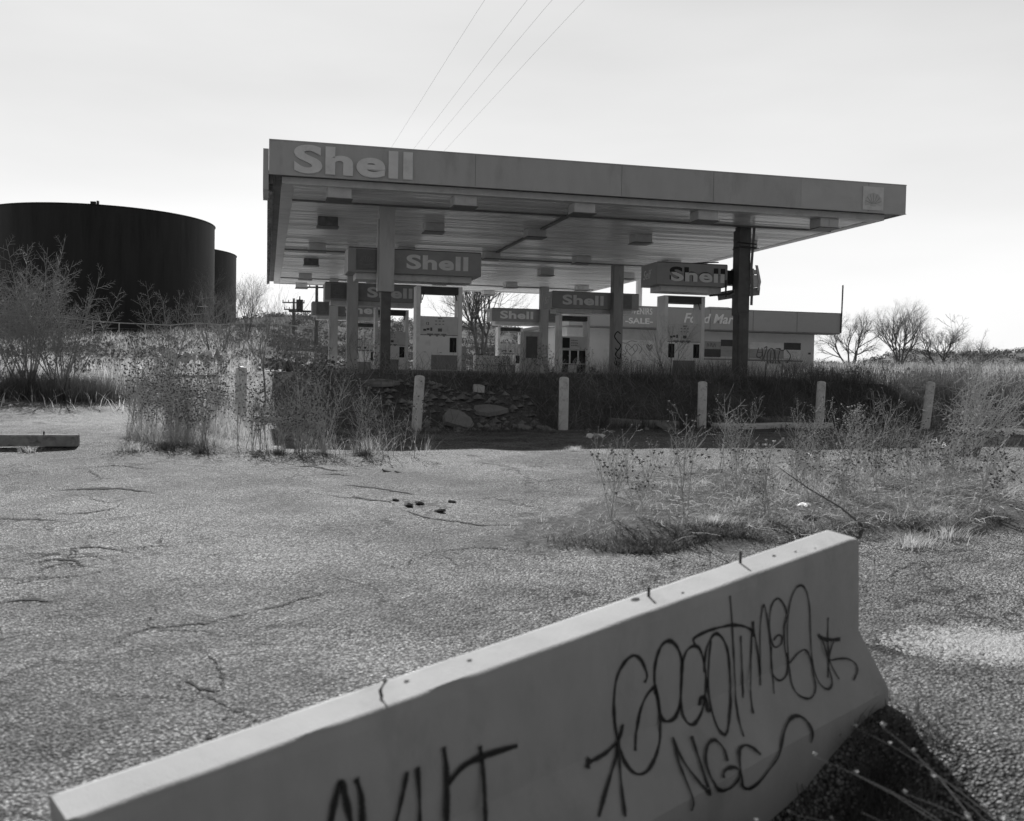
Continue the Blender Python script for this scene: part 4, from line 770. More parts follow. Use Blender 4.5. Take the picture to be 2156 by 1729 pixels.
stones('scattered_rubble', 150, reg_rub2, .02, .08, RUBM, 'small bits of concrete scattered along the foot of the bank', .6)
CHK = mat('asphalt_chunk', .16, .9, .4, 20., bump=.006, bscale=60)
for x, y, s, lab in ((-1.23, 10.69, .06, 'small upright asphalt chunk at the left of the little pile'), (-1.05, 10.3, .085, 'flat asphalt chunk nearest the camera in the little pile'), (-.95, 10.45, .08, 'rounded asphalt chunk in the middle of the little pile'), (-.72, 9.97, .07, 'asphalt chunk right of and below the little pile'), (-.62, 10.6, .06, 'asphalt chunk furthest right, by the crack'), (-1.6, 12.86, .07, 'thin asphalt flake far behind the little pile'), (-1.45, 12.8, .045, 'short asphalt flake touching the thin one behind the pile')):
    slab(lab, x, y, s * 1.2, s * .7, s * .26, (.28, .2), random.random() * 3, CHK, 'asphalt_chunk', 'asphalt chunk', 0, 'loose asphalt chunks')
# open cracks: ragged dark gashes in the paving
mb = MB()
def crack(pts, wd):
    P = []
    for i in range(len(pts) - 1):
        for k in range(8):
            t_ = k / 8; P.append((pts[i][0] * (1 - t_) + pts[i + 1][0] * t_ + random.uniform(-.02, .02), pts[i][1] * (1 - t_) + pts[i + 1][1] * t_ + random.uniform(-.02, .02)))
    P.append(pts[-1]); vs = []; n = len(P)
    for i, (x, y) in enumerate(P):
        ww = wd * math.sin(math.pi * (i + .15) / (n - .7)) * random.uniform(.5, 1.4)
        vs += [(x, y - ww, h1(x, y - ww) + .006), (x, y + ww, h1(x, y + ww) + .006)]
    mb.add(vs, [(2 * i, 2 * i + 2, 2 * i + 3, 2 * i + 1) for i in range(n - 1)])
for pts, wd in (([(-4.98, 10.84), (-4.67, 10.92), (-4.3, 11.0), (-3.9, 10.9)], .035), ([(-2.0, 11.75), (-1.63, 11.55), (-1.3, 11.3), (-1.05, 11.1)], .035), ([(-1.9, 10.7), (-1.7, 10.85), (-1.5, 10.68), (-1.3, 10.6), (-1.2, 10.3)], .03), ([(-2.85, 12.9), (-2.6, 13.0), (-2.3, 12.7), (-2.1, 12.75)], .035), ([(-2.5, 12.3), (-2.2, 12.45), (-1.9, 12.35)], .02), ([(-3.75, 7.7), (-3.6, 7.85), (-3.4, 7.8), (-3.3, 7.6)], .022), ([(-3.6, 6.5), (-3.3, 6.7), (-3.0, 6.65)], .02), ([(-2.5, 5.6), (-2.2, 6.1), (-1.9, 6.2), (-1.4, 6.9), (-.9, 7.3)], .012), ([(-1.75, 5.2), (-1.55, 4.95), (-1.4, 4.9)], .014), ([(-1.4, 5.3), (-1.25, 4.8), (-1.3, 4.3), (-1.1, 4.0)], .009), ([(-1.2, 10.2), (-.9, 9.7), (-.3, 9.4), (.3, 9.2)], .018), ([(-5.2, 9.2), (-4.5, 9.3), (-4.0, 9.2)], .015)): crack(pts, wd)
random.seed(14)
def web(x, y, a, L, wd, depth=0):
    P = [(x, y)]
    for i in range(int(L / .18) + 1): a += random.gauss(0, .38); P.append((P[-1][0] + .18 * math.cos(a), P[-1][1] + .18 * math.sin(a)))
    crack(P, wd)
    if depth < 2:
        for k in range(random.randint(1, 3)): q = random.choice(P[1:]); web(q[0], q[1], a + random.choice((-1, 1)) * random.uniform(.7, 1.5), L * random.uniform(.35, .7), wd * .75, depth + 1)
for (x, y, a, L, wd) in ((-3.9, 8.0, .1, 1.0, .020), (-3.7, 7.0, .4, 1.1, .014), (-2.4, 6.6, -.9, 1.4, .010), (-1.9, 5.8, -.7, 1.2, .010), (-1.7, 5.0, -1.0, 1.0, .008), (-.8, 8.2, .3, 1.2, .012), (-4.6, 9.6, .1, 1.4, .018), (2.9, 7.6, .2, 1.2, .012), (-5.6, 12.2, .1, 1.6, .02)): web(x, y, a, L * .85, wd * .8)
tag(mb.build('pavement_cracks', mat('crack_dirt', .035, .95, .4, 20., bump=.01, bscale=40)), kind='structure')
# pale worn patch right of the barrier: low heap of light gravel
random.seed(4)
def reg_patch():
    while True:
        u, v = random.gauss(0, .5), random.gauss(0, .5)
        if u * u + v * v < 1.3 + .4 * noise.noise(Vector((u * 3, v * 3, 0))): return 3.0 + .62 * u, 6.05 + .42 * v
stones('pale_gravel_patch', 7000, reg_patch, .004, .012, mat('pale_gravel', .6, .8, .25, 30.), 'patch of pale fine gravel on the asphalt right of the barrier end')
# litter
def litter(label, x, y, s, h=.06):
    bm = bmesh.new(); bmesh.ops.create_grid(bm, x_segments=6, y_segments=6, size=1)
    for v in bm.verts: v.co = Vector((v.co.x * s * random.uniform(.8, 1.1), v.co.y * s * .6 * random.uniform(.8, 1.1), random.uniform(0, h) + h * .5))
    me = bpy.data.meshes.new('litter'); bm.to_mesh(me); bm.free(); me.materials.append(TRASH); o = link('litter', me); o.location = (x, y, h1(x, y) + .05); o.scale = (1.4, 1.4, 1.6); o.rotation_euler.z = random.random() * 3; tag(o, label, 'litter', 'pieces of white litter')
litter('white crumpled sheet in the weeds furthest left of the litter', -8.44, 23.45, .25); litter('flat white scrap left of the leftmost bollard', -7.43, 23.45, .25, .04); litter('white crumpled bag at the front edge of the left weed clump', -5.21, 15.82, .14, .12)
litter('large pile of white litter among the weeds far behind the left clump', -10.54, 31.5, .5, .3); litter('second white heap beside the far pile of litter', -9.7, 31.8, .4, .35)
litter('white scrap in the right weed patch, furthest back', 4.1, 13.6, .14, .08); litter('white wind blown rag caught by the tall wispy bush at right', 5.85, 13.45, .22, .15); litter('small white paper in front of the right weeds', 2.89, 9.78, .08, .03)
litter('tiny pale scrap on the shaded asphalt in front of the third bollard', 1.45, 17.2, .12, .05)
# ------------------------------------------------------------------ vegetation
def rot_dir(d, ang, az):
    a = d.cross(Vector((0, 0, 1)) if abs(d.z) < .95 else Vector((1, 0, 0))).normalized(); b = d.cross(a)
    return (d * math.cos(ang) + (a * math.cos(az) + b * math.sin(az)) * math.sin(ang)).normalized()
def grow(mb, p, d, L, r, lvl, cfg, m=0):
    """bare woody branching; cfg per level: (children, angle lo, angle hi, length ratio, segments, wander, uplift)"""
    ch, a0, a1, lr, ns, wnd, upl = cfg[min(lvl, len(cfg) - 1)]
    P = [Vector(p)]; D = Vector(d); dirs = [D.copy()]
    for i in range(ns):
        D = (D + Vector((random.gauss(0, wnd), random.gauss(0, wnd), random.gauss(0, wnd) + upl))).normalized(); P.append(P[-1] + D * (L / ns)); dirs.append(D.copy())
    last = lvl >= len(cfg) - 1
    rad = [max(r * (1 - .62 * i / ns), .0) for i in range(ns + 1)]
    mb.tube(P, rad, 6 if lvl == 0 else (4 if lvl == 1 else 3), m)
    if last: return
    for k in range(ch):
        t = (.30 if lvl else .35) + (.70 if lvl else .65) * (k + random.uniform(.1, 1)) / ch; t = min(t, 1); i = min(int(t * ns), ns - 1); f = t * ns - i
        q = P[i].lerp(P[i + 1], f); rr_ = rad[i] * (1 - f) + rad[i + 1] * f
        grow(mb, q, rot_dir(dirs[i + 1], R(random.uniform(a0, a1)), random.uniform(0, 6.28)), L * lr * random.uniform(.7, 1.15) * (1.1 - .35 * t), rr_ * .66, lvl + 1, cfg, m)
def bare_tree(label, x, y, hh, seed, trunks=1, spread=.25, fine=5, group=None, mt=None, mtw=None, up=.06, name='bare_tree', z=None, rad=.02, cat='tree', lean=(0, 0)):
    random.seed(seed); t = thing(name, label, cat, (x, y, (h1(x, y) if z is None else z) - .05), 0, group)
    cfg = [(5, 22, 48, .62, 6, .09, .05), (5, 20, 45, .66, 5, .12, up), (5, 18, 42, .66, 4, .12, up), (4, 18, 45, .66, 3, .14, up), (4, 15, 40, .7, 2, .14, up), (0, 0, 0, 0, 2, .1, 0)]
    cfg = cfg[:fine] + [cfg[-1]]
    mbt, mbc = MB(), MB()
    for k in range(trunks):
        az = 2 * math.pi * k / max(trunks, 1) + random.random(); an = 0 if trunks == 1 else spread * random.uniform(.5, 1.2)
        d = Vector((math.cos(az) * an + lean[0], math.sin(az) * an + lean[1], 1)).normalized()
        base = Vector((math.cos(az) * .08 * (trunks > 1), math.sin(az) * .08 * (trunks > 1), 0)); L0 = hh * .42 * random.uniform(.85, 1.1); r0 = hh * rad / math.sqrt(trunks)
        P = [base]; D = d; dirs = [d]; ns = 5
        for i in range(ns): D = (D + Vector((random.gauss(0, .06), random.gauss(0, .06), .03))).normalized(); P.append(P[-1] + D * (L0 / ns)); dirs.append(D)
        rd = [r0 * (1.15 - .6 * i / ns) for i in range(ns + 1)]; mbt.tube(P, rd, 7)
        for j in range(6):
            i = 2 + j // 2; q = P[min(i + 1, ns)]; grow(mbc, q, rot_dir(dirs[min(i, ns)], R(random.uniform(15, 50)), 6.28 * j / 6 + random.random()), hh * .36 * random.uniform(.75, 1.1), rd[min(i + 1, ns)] * .7, 1, cfg)
        grow(mbc, P[-1], dirs[-1], hh * .36, rd[-1] * .9, 1, cfg)
    mbt.build('trunk', mt or BARK, t, smooth=True); mbc.build('crown', mtw or TWIGD, t); random.seed(seed + 1); return t
T = 'bare trees on the right horizon'
bare_tree('widest bare tree on the right, beside the shop, with branches sweeping left', 32.3, 95, 6.4, 11, 4, .55, 5, T, up=.03, rad=.03)
bare_tree('tallest bare tree on the right, fan shaped, before the flat topped hill', 36.9, 95, 6.9, 23, 6, .50, 5, T, up=.09, rad=.03)
bare_tree('third bare tree on the right, smaller and rounder', 40.3, 94, 5.4, 31, 3, .45, 5, T, up=.05, rad=.03)
bare_tree('low bushy bare tree furthest right on the horizon', 42.6, 92, 3.4, 43, 8, .7, 5, T, up=.03, rad=.02)
bare_tree('large bare tree with leaning limbs seen under the canopy beside the shop', -2.5, 78, 9.6, 57, 5, .45, 5, None, up=.03, rad=.026)
bare_tree('hazy bare shrub standing right of the black tanks', -23.0, 86, 6.4, 63, 5, .3, 4, None, up=.10, rad=.015, cat='shrub', name='bare_shrub')
bare_tree('slim bare sapling in front of the right edge of the larger tank', -12.3, 41, 4.6, 71, 2, .2, 4, None, up=.10, rad=.012, mtw=TWIG, name='bare_sapling', cat='sapling')
bare_tree('bare many stemmed sapling rising just right of the leftmost bollard', -4.35, 20.6, 2.9, 83, 6, .34, 3, None, up=.12, rad=.009, mt=TWIG, mtw=TWIG, name='bare_sapling', cat='sapling')
bare_tree('thin bare sapling behind the leftmost bollard, left of the many stemmed one', -5.9, 24.0, 3.3, 87, 3, .3, 3, None, up=.12, rad=.009, mt=TWIG, mtw=TWIG, name='bare_sapling', cat='sapling')
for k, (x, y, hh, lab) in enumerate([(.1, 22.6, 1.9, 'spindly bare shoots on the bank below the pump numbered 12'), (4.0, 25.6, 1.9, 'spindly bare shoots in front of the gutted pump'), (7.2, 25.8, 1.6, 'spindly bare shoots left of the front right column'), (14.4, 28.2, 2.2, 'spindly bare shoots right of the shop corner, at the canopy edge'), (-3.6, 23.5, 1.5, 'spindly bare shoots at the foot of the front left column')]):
    bare_tree(lab, x, y, hh, 90 + k, 4, .4, 3, 'bare shoots on the bank', up=.1, rad=.008, mt=mat('shade_toned_twig', .14), mtw=mat('shade_toned_twig', .14), name='bare_shoots', cat='shrub')  # twig colour darkened for the shade on the bank

def herring(mb, p, d, L, r, lvl, side, dens=.055):
    """elm-like shoots: straight stem with paired twigs"""
    ns = 6; P = [Vector(p)]; D = Vector(d)
    for i in range(ns): D = (D + Vector((random.gauss(0, .05), random.gauss(0, .05), random.gauss(0, .03) + .02))).normalized(); P.append(P[-1] + D * L / ns)
    mb.tube(P, [r * (1 - .75 * i / ns) + .0008 for i in range(ns + 1)], 4 if lvl == 0 else 3)
    if lvl >= 2: return
    n = int(L / (dens if lvl else .16)); side = (side - D * side.dot(D)).normalized()
    for k in range(n):
        t = .18 + .8 * (k + random.random() * .4) / n; i = min(int(t * ns), ns - 1); q = P[i].lerp(P[i + 1], t * ns - i); s = side if k % 2 else -side
        an = R(random.uniform(38, 62)); dd = (D * math.cos(an) + (s + Vector((random.gauss(0, .35), random.gauss(0, .35), random.gauss(0, .2)))).normalized() * math.sin(an)).normalized()
        LL = L * (.42 if lvl == 0 else .30) * (1.15 - t) * random.uniform(.6, 1.2) + .05
        sd = D.cross(s) if random.random() < .3 else (D - dd * D.dot(dd)); sd = sd.normalized() if sd.length > .01 else side
        herring(mb, q, dd, LL, max(r * .45, .0022), lvl + 1, sd, dens)
def elm(label, x, y, hh, n, seed, fan=.45, lean=0., z=None, m=None, rs=1., name='elm_bush', group='feathery bare elm bushes'):
    random.seed(seed); t = thing(name, label, 'bush', (x, y, (h1(x, y) if z is None else z) - .03), 0, group); mb, mt = MB(), MB()
    for k in range(n):
        az = 2 * math.pi * k / n + random.random() * .8; an = fan * random.uniform(.3, 1.25); d = Vector((math.cos(az) * an + lean, math.sin(az) * an * .6, 1)).normalized()
        b0 = Vector((random.gauss(0, .12), random.gauss(0, .1), 0)); b1 = b0 + d * hh * .12
        mt.tube([b0, b0.lerp(b1, .5) + Vector((random.gauss(0, .03), 0, 0)), b1], [.028 * hh / 3 * rs, .022 * hh / 3 * rs, .016 * hh / 3 * rs], 5)
        herring(mb, b1, d, hh * .88 * random.uniform(.6, 1.05), .013 * hh / 3 * rs, 0, Vector((random.uniform(-1, 1), random.uniform(-.4, .4), .1)).normalized())
    mt.build('stems', BARK, t); mb.build('twigs', m or TWIG, t); return t
elm('tallest feathery bare bush at the far left edge, with forked dark stems', -12.2, 25.0, 4.1, 17, 201, .5)
elm('feathery bare bush in front of the tank, right of the tallest one', -10.9, 23.9, 3.3, 15, 202, .62)
elm('low feathery bare bush at the far left edge under the tallest one', -12.3, 22.9, 2.4, 18, 203, .9)
elm('feathery bush of arching shoots against the middle of the large tank', -9.7, 28.5, 2.9, 9, 204, .5)
elm('thin feathery bush below the right edge of the large tank', -9.6, 33.5, 2.7, 7, 205, .5)
elm('wispy wind blown bush at the right edge of the lot, leaning right', 7.3, 15.9, 1.75, 26, 206, .6, .38, m=mat('pale_twigs', .6, .7, .2, 4., trans=.2))
elm('slender tall wispy shoot rising out of the right wispy bush', 7.15, 16.0, 2.3, 4, 207, .14, .05, rs=.35)
elm('small wispy bush left of the tilted bollard foot', 6.2, 16.4, 1.1, 8, 208, .5, .1)

# ---- dry weeds with seed heads
def weed_proto(seed, hh, mats, heads=True, bushy=1., open_=1.):
    random.seed(seed); st, hd = MB(), MB()
    nst = random.choice((1, 1, 2, 3)) if bushy < 1.5 else 4
    for s in range(nst):
        H_ = hh * random.uniform(.7, 1.05); ns = 8; P = [Vector((random.gauss(0, .02), random.gauss(0, .02), -.03))]; D = Vector((random.gauss(0, .14), random.gauss(0, .14), 1)).normalized()
        for i in range(ns): D = (D + Vector((random.gauss(0, .07), random.gauss(0, .07), .02))).normalized(); P.append(P[-1] + D * H_ / ns)
        st.tube(P, [.0052 - .0032 * i / ns for i in range(ns + 1)], 4)
        nb = int(9 * bushy)
        for k in range(nb):
            t = .25 + .74 * k / nb; i = min(int(t * ns), ns - 1); q = P[i].lerp(P[i + 1], t * ns - i)
            L = H_ * random.uniform(.22, .50) * (1.2 - .75 * t) * open_; dd = rot_dir(Vector((0, 0, 1)), R(random.uniform(25, 58)), k * 2.4 + random.random())
            B = [q, q + dd * L * .5, q + dd * L * .5 + (dd + Vector((0, 0, .35))).normalized() * L * .5]; st.tube(B, [.0028, .002, .0014], 3)
            if heads and random.random() < .8: hd.head(B[2], random.uniform(.010, .019))
            for _ in range(random.randint(0, 3)):
                u = random.uniform(.3, .95); a = B[0].lerp(B[1], u * 2) if u < .5 else B[1].lerp(B[2], u * 2 - 1); d2 = rot_dir(dd, R(random.uniform(25, 60)), random.random() * 6.28); d2.z = abs(d2.z); e = a + d2 * L * random.uniform(.2, .5)
                st.tube([a, e], [.0018, .0011], 3)
                if heads and random.random() < .7: hd.head(e, random.uniform(.009, .018))
        if heads: hd.head(P[-1], .016)
        for k in range(7):      # withered leaves low on the stem
            q = P[random.randint(0, 3)]; st.blade(q, random.uniform(.03, .08), .012, random.random() * 6.28, random.uniform(.5, 1.5))
    r = [st.mesh('stalks', mats[0])]
    if heads: hd.m = [0] * len(hd.m); r.append(hd.mesh('seed_heads', mats[1]))
    return r
random.seed(5)
PW = [weed_proto(300 + k, random.uniform(.85, 1.15), (STEM, HEAD), True, random.choice((1, 1.1, 1.5)), random.choice((.9, 1.1))) for k in range(7)]
SHST, SHHD = mat('shade_toned_stems', .17, .8, .3, 4., trans=.1), mat('shade_toned_heads', .07, .8, .5, 20.)  # darker copies of the stem and head colours, canopy shade put in
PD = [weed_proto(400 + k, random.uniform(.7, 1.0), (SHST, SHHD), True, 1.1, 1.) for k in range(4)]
PP = [weed_proto(500 + k, .8, (STEM, HEADL), True, 1.3, 1.) for k in range(2)]
def where(x, y, s, xs, xn, ys, yn, sn=('low', 'middling', 'tall')):
    i = sum(x > q for q in xs); j = sum(y > q for q in ys); return xn[i], yn[j], sn[0 if s < .62 else (1 if s < .88 else 2)]
def plant(protos, x, y, s, label, group, name='dry_weed', cat='weed', tilt=.12, z=None):
    pr = random.choice(protos); t = thing(name, label, cat, (x, y, h1(x, y) if z is None else z), 0, group); t.rotation_euler = (random.gauss(0, tilt), random.gauss(0, tilt), random.random() * 6.28); t.scale = (s, s, s * random.uniform(.9, 1.15))
    for me in pr:
        o = link(me.name.split('.')[0], me, t)
        if o.name.startswith('seed'): o['kind'] = 'stuff'
    return t
random.seed(77)
n = 0
while n < 100:          # the sunlit clump at left, round the leftmost bollard
    x = random.uniform(-7.6, -1.3); y = random.uniform(14.3, 21.5)
    if y < 14.45 + .10 * (x + 6) + .25 * math.sin(x * 3): continue
    if x < -5.7 - .30 * (y - 14.3): continue
    if x / y * 15 > -3.95 and y > 15.2 and (y < 18 or random.random() < .6): continue
    if x > -3.5 and y > 15.5: continue
    if abs(x / y + .273) < .022 and random.random() < .85: continue
    if -5.5 < x < -4.6 and y > 18.5: continue
    if y > 19 and random.random() < .5: continue
    s_ = random.uniform(.6, 1.22) * (1.12 if random.random() < .2 else 1)
    a_, b_, c_ = where(x / y * 15, y, s_, (-5.6, -4.9, -4.2, -3.2, -2.4), ('at the far left', 'left of the leftmost bollard', 'before the leftmost bollard', 'just right of the leftmost bollard', 'midway between bollards one and two', 'near the second bollard'), (15.2, 17.5), ('front', 'middle', 'back'))
    plant(PW, x, y, s_, '%s dry weed %s, in the %s of the left clump' % (c_, a_, b_), 'weeds of the left clump'); n += 1
for k in range(20):
    s_ = random.uniform(.75, 1.25); x = -4.0 + k * .135 + random.random() * .08
    plant(PW, x, random.uniform(14.2, 14.85), s_, '%s sunlit weed in front of the shaded bank, number %s from the left' % ('low' if s_ < .9 else 'tall', ['one', 'two', 'three', 'four', 'five', 'six', 'seven', 'eight', 'nine', 'ten', 'eleven', 'twelve', 'thirteen', 'fourteen', 'fifteen', 'sixteen', 'seventeen', 'eighteen', 'nineteen', 'twenty'][k]), 'weeds of the left clump')
n = 0
while n < 20:
    x = random.uniform(-13, -6.5); y = random.uniform(23, 34)
    s_ = random.uniform(.7, 1.25); a_, b_, c_ = where(x / y * 28, y, s_, (-11, -9), ('below the tallest feathery bush', 'below the large tank', 'near the leftmost bollard'), (26, 30), ('nearest', 'middle', 'farthest'), ('low', 'medium', 'tall'))
    plant(PW, x, y, s_, '%s dry weed %s, in the %s part of the rough ground' % (c_, a_, b_), 'weeds of the far left ground'); n += 1
n = 0
while n < 86:           # right clump
    x = random.uniform(.9, 8.0); y = random.uniform(8.9, 13.8)
    if y < 9.05 + .32 * (x - 2) + .2 * math.sin(x * 4): continue
    dens = math.exp(-((x - 3.3) / 1.1) ** 2) + .75 * math.exp(-((x - 5.4) / 1.4) ** 2) + .10
    if random.random() > dens: continue
    if y > 12.6 + .25 * x: continue
    s_ = random.uniform(.42, 1.0) * (.62 if x < 2.2 else 1)
    a_, b_, c_ = where(x / y * 10, y, s_, (1.4, 2.3, 3.1, 3.9, 4.6), ('at the left tip', 'left of the fourth bollard', 'below the fourth bollard', 'below the fifth bollard', 'below the tilted bollard', 'at the right edge'), (10.4, 11.8), ('front', 'middle', 'back'))
    plant(PW, x, y, s_, '%s weed %s, in the %s of the right straw patch' % (c_, a_, b_), 'weeds of the right patch', tilt=.2); n += 1
for (x, y, s, lab) in ((.95, 9.3, .85, 'lone tall thin weed at the left tip of the right weed patch'), (1.22, 9.4, .8, 'second thin weed just right of the lone tall one at the patch tip'), (1.62, 9.15, .95, 'tall single stemmed weed standing apart left of the dense right patch'), (2.45, 9.7, 1.05, 'tallest weed at the left side of the dense right patch, topped by pale seed heads'), (5.0, 14.6, 1.0, 'slim pale plume weed in front of the pale kerb')):
    plant(PP if 'pale' in lab else PW, x, y, s, lab, None, tilt=.05)
n = 0
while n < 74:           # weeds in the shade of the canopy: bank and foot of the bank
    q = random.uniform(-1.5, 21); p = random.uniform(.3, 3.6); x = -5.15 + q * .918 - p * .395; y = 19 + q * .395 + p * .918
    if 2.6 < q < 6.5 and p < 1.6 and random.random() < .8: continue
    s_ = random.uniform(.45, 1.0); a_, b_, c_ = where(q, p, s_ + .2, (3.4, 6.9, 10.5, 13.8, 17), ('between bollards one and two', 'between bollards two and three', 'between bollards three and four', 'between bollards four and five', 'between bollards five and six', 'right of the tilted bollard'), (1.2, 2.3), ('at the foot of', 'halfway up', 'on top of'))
    plant(PD, x, y, s_, '%s shade toned weed %s, %s the shaded bank' % (c_, a_, b_), 'weeds of the shaded bank'); n += 1  # darkened plant colours stand for the canopy shade
for k in range(10):
    plant(PP, 5.3 + k * .42 + random.random() * .2, random.uniform(14, 18), random.uniform(.7, 1.25), '%s pale feathery weed by the tilted bollard, counted from the left' % ['first', 'second', 'third', 'fourth', 'fifth', 'sixth', 'seventh', 'eighth', 'ninth', 'tenth'][k], 'pale weeds by the tilted bollard', tilt=.2)

# ---- grass and ground cover
def blades(name, label, n, reg, hr, wr, lean, m, zoff=-.01):
    mb = MB()
    for _ in range(n):
        x, y, s = reg(); mb.blade((x, y, h1q(x, y) + zoff), random.uniform(*hr) * s, random.uniform(*wr), random.random() * 6.28, random.uniform(*lean))
    return tag(mb.build(name, m), label, 'grass', kind='stuff')
_cache = {}
def h1q(x, y):
    k = (round(x * 4), round(y * 4)); 
    def g(i, j):
        if (i, j) not in _cache: _cache[(i, j)] = h1(i / 4, j / 4)
        return _cache[(i, j)]
    i, j = math.floor(x * 4), math.floor(y * 4); u, v = x * 4 - i, y * 4 - j
    return (g(i, j) * (1 - u) + g(i + 1, j) * u) * (1 - v) + (g(i, j + 1) * (1 - u) + g(i + 1, j + 1) * u) * v
def clumpy(gen, sc_=.5, th=0.):
    def f():
        while True:
            r = gen()
            if noise.noise(Vector((r[0] * sc_, r[1] * sc_, 3.3))) > th - random.random() * .5: return r
    return f
def g_left():
    while True:
        x = random.uniform(-8.5, -1.2); y = random.uniform(14.1, 22)
        if y < 14.4 + .10 * (x + 6) + .25 * math.sin(x * 3) or x < -5.6 - .3 * (y - 14.3) or (x / y * 15 > -3.9 and y > 15.1) or (abs(x / y + .273) < .018 and random.random() < .7): continue
        if y > 18 and random.random() < .6: continue
        return x, y, 1.
blades('dry_grass', 'dry straw coloured grass under the weeds of the left clump', 14000, clumpy(g_left, 1.5, .1), (.04, .40), (.002, .006), (.2, 2.6), BLADE)
def g_right():
    while True:
        x = random.uniform(.0, 9); y = random.uniform(8.6, 15.5)
        if y < 8.85 + .32 * (x - 2) + .15 * math.sin(x * 4) or y > 12.8 + .25 * x: continue
        if y > 9.35 + 1.5 * x or (x < 2.6 and random.random() > .25 + .28 * x): continue
        return x, y, .45 + .55 * ss(np.array(x), 1, 3.2)
blades('straw_grass', 'flattened bright straw in the weed patch at right', 9500, clumpy(g_right, 2.6, .36), (.03, .20), (.002, .006), (.4, 5), BLADE)
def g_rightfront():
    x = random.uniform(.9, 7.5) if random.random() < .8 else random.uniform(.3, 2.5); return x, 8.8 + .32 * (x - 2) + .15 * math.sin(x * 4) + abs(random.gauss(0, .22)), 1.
blades('patch_front_shade', 'dark blades for soil and shadow along the front edge of the right weed patch', 9000, clumpy(g_rightfront, 1.6, 0), (.02, .07), (.003, .009), (.4, 2.5), BLADED)  # dark blades put the front edge's soil and shadow into colour
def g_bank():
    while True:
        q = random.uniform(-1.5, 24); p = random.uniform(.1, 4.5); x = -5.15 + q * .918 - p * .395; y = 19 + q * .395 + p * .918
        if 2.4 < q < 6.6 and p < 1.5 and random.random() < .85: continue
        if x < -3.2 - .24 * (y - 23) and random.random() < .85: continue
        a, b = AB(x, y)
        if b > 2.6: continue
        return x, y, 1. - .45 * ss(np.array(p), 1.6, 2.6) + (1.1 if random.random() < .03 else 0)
blades('bank_weeds', 'dense shade toned weeds covering the shaded bank below the pumps', 30000, clumpy(g_bank, .9, .1), (.06, .34), (.005, .012), (.2, 1.6), BLADED)  # dark blade colour carries the canopy shade over the bank
def g_foot():
    q = random.uniform(-1, 22); p = random.gauss(-.1, .5); return -5.15 + q * .918 - p * .395, 19 + q * .395 + p * .918, .6
blades('bank_foot_grass', 'low shade toned grass along the foot of the bank and the bollards', 7000, clumpy(g_foot, .8, .15), (.03, .22), (.004, .010), (.3, 2), BLADED)  # same darkened colour, standing for shade at the bank foot
def g_farleft():
    while True:
        x = random.uniform(-40, -5); y = random.uniform(21, 95)
        if abs(x / y) > .62 or (y > 30 and random.random() < .2): continue
        if -13 < x < -5.5 and 20 < y < 32 and random.random() < .8: continue
        if x > -6.2 - .24 * (y - 23): continue
        return x, y, 1 + (y - 20) / 60
blades('field_grass', 'dry grass over the rough ground at left below the tanks', 26000, clumpy(g_farleft, .25, .1), (.12, .45), (.012, .03), (.2, 1.5), BLADE)
def g_farright():
    while True:
        y = random.uniform(30, 100); x = random.uniform(14, 60)
        if x / y > .62 or x / y < .27: continue
        a, b = AB(x, y)
        if a < 17.2 and b < 29: continue
        return x, y, 1 + (y - 30) / 60
blades('field_grass', 'pale dry grass field between the bank and the bare trees at right', 24000, clumpy(g_farright, .2, .1), (.15, .6), (.012, .035), (.2, 1.2), BLADE)
def g_fringe():
    q = random.uniform(10, 26); p = random.uniform(.8, 6); return -5.15 + q * .918 - p * .395, 19 + q * .395 + p * .918, 1.
blades('tall_shade_weeds', 'tall shade toned weeds on top of the bank right of the canopy', 12000, clumpy(g_fringe, .6, .1), (.2, .75), (.004, .010), (.1, .7), BLADED)  # darkened in colour for the shade right of the canopy
# woody tangle: curved dead stems lying in the right patch
mb = MB()
for _ in range(3200):
    x, y, s = g_right()
    if x < 1.2: continue
    z = h1q(x, y) + .01; a = random.random() * 6.28; Lh = random.uniform(.1, .42); d = Vector((math.cos(a), math.sin(a), random.uniform(.1, 1.1))).normalized(); P = [Vector((x, y, z))]
    for i in range(6): d = (d + Vector((random.gauss(0, .22), random.gauss(0, .22), random.gauss(0, .1) - .13))).normalized(); q = P[-1] + d * Lh / 6; q.z = max(q.z, z); P.append(q)
    mb.tube(P, [.0035, .003, .003, .0025, .002, .002, .0015], 3)
tangle = mb; mb = MB()
for _ in range(2600):
    x, y, s = g_bank(); z = h1q(x, y) + .01; a = random.random() * 6.28; Lh = random.uniform(.12, .8); d = Vector((math.cos(a), math.sin(a), random.uniform(.3, 2.5))).normalized(); P = [Vector((x, y, z))]
    for i in range(5): d = (d + Vector((random.gauss(0, .16), random.gauss(0, .16), random.gauss(0, .1) - .06))).normalized(); q = P[-1] + d * Lh / 5; q.z = max(q.z, z); P.append(q)
    mb.tube(P, [.005, .004, .004, .003, .003, .002], 3)
tag(mb.build('bank_twigs', mat('bank_twig', .34, .8, .3, 5.)), 'thin dead twigs tangled over the shaded bank', 'dead stems', kind='stuff')
mb = tangle
tag(mb.build('dead_stems', mat('bleached_stems', .5, .75, .2, 5.)), 'bleached curling dead stems lying in the right weed patch', 'dead stems', kind='stuff')
mb = MB(); mb.tube([(3.4, 9.45, .25), (3.15, 9.47, .45), (2.85, 9.5, .62), (2.56, 9.52, .82)], [.011, .009, .007, .004], 5); mb.tube([(3.0, 9.48, .54), (2.85, 9.4, .66)], [.004, .002], 3); mb.tube([(2.8, 9.5, .65), (2.72, 9.6, .8)], [.004, .002], 3)
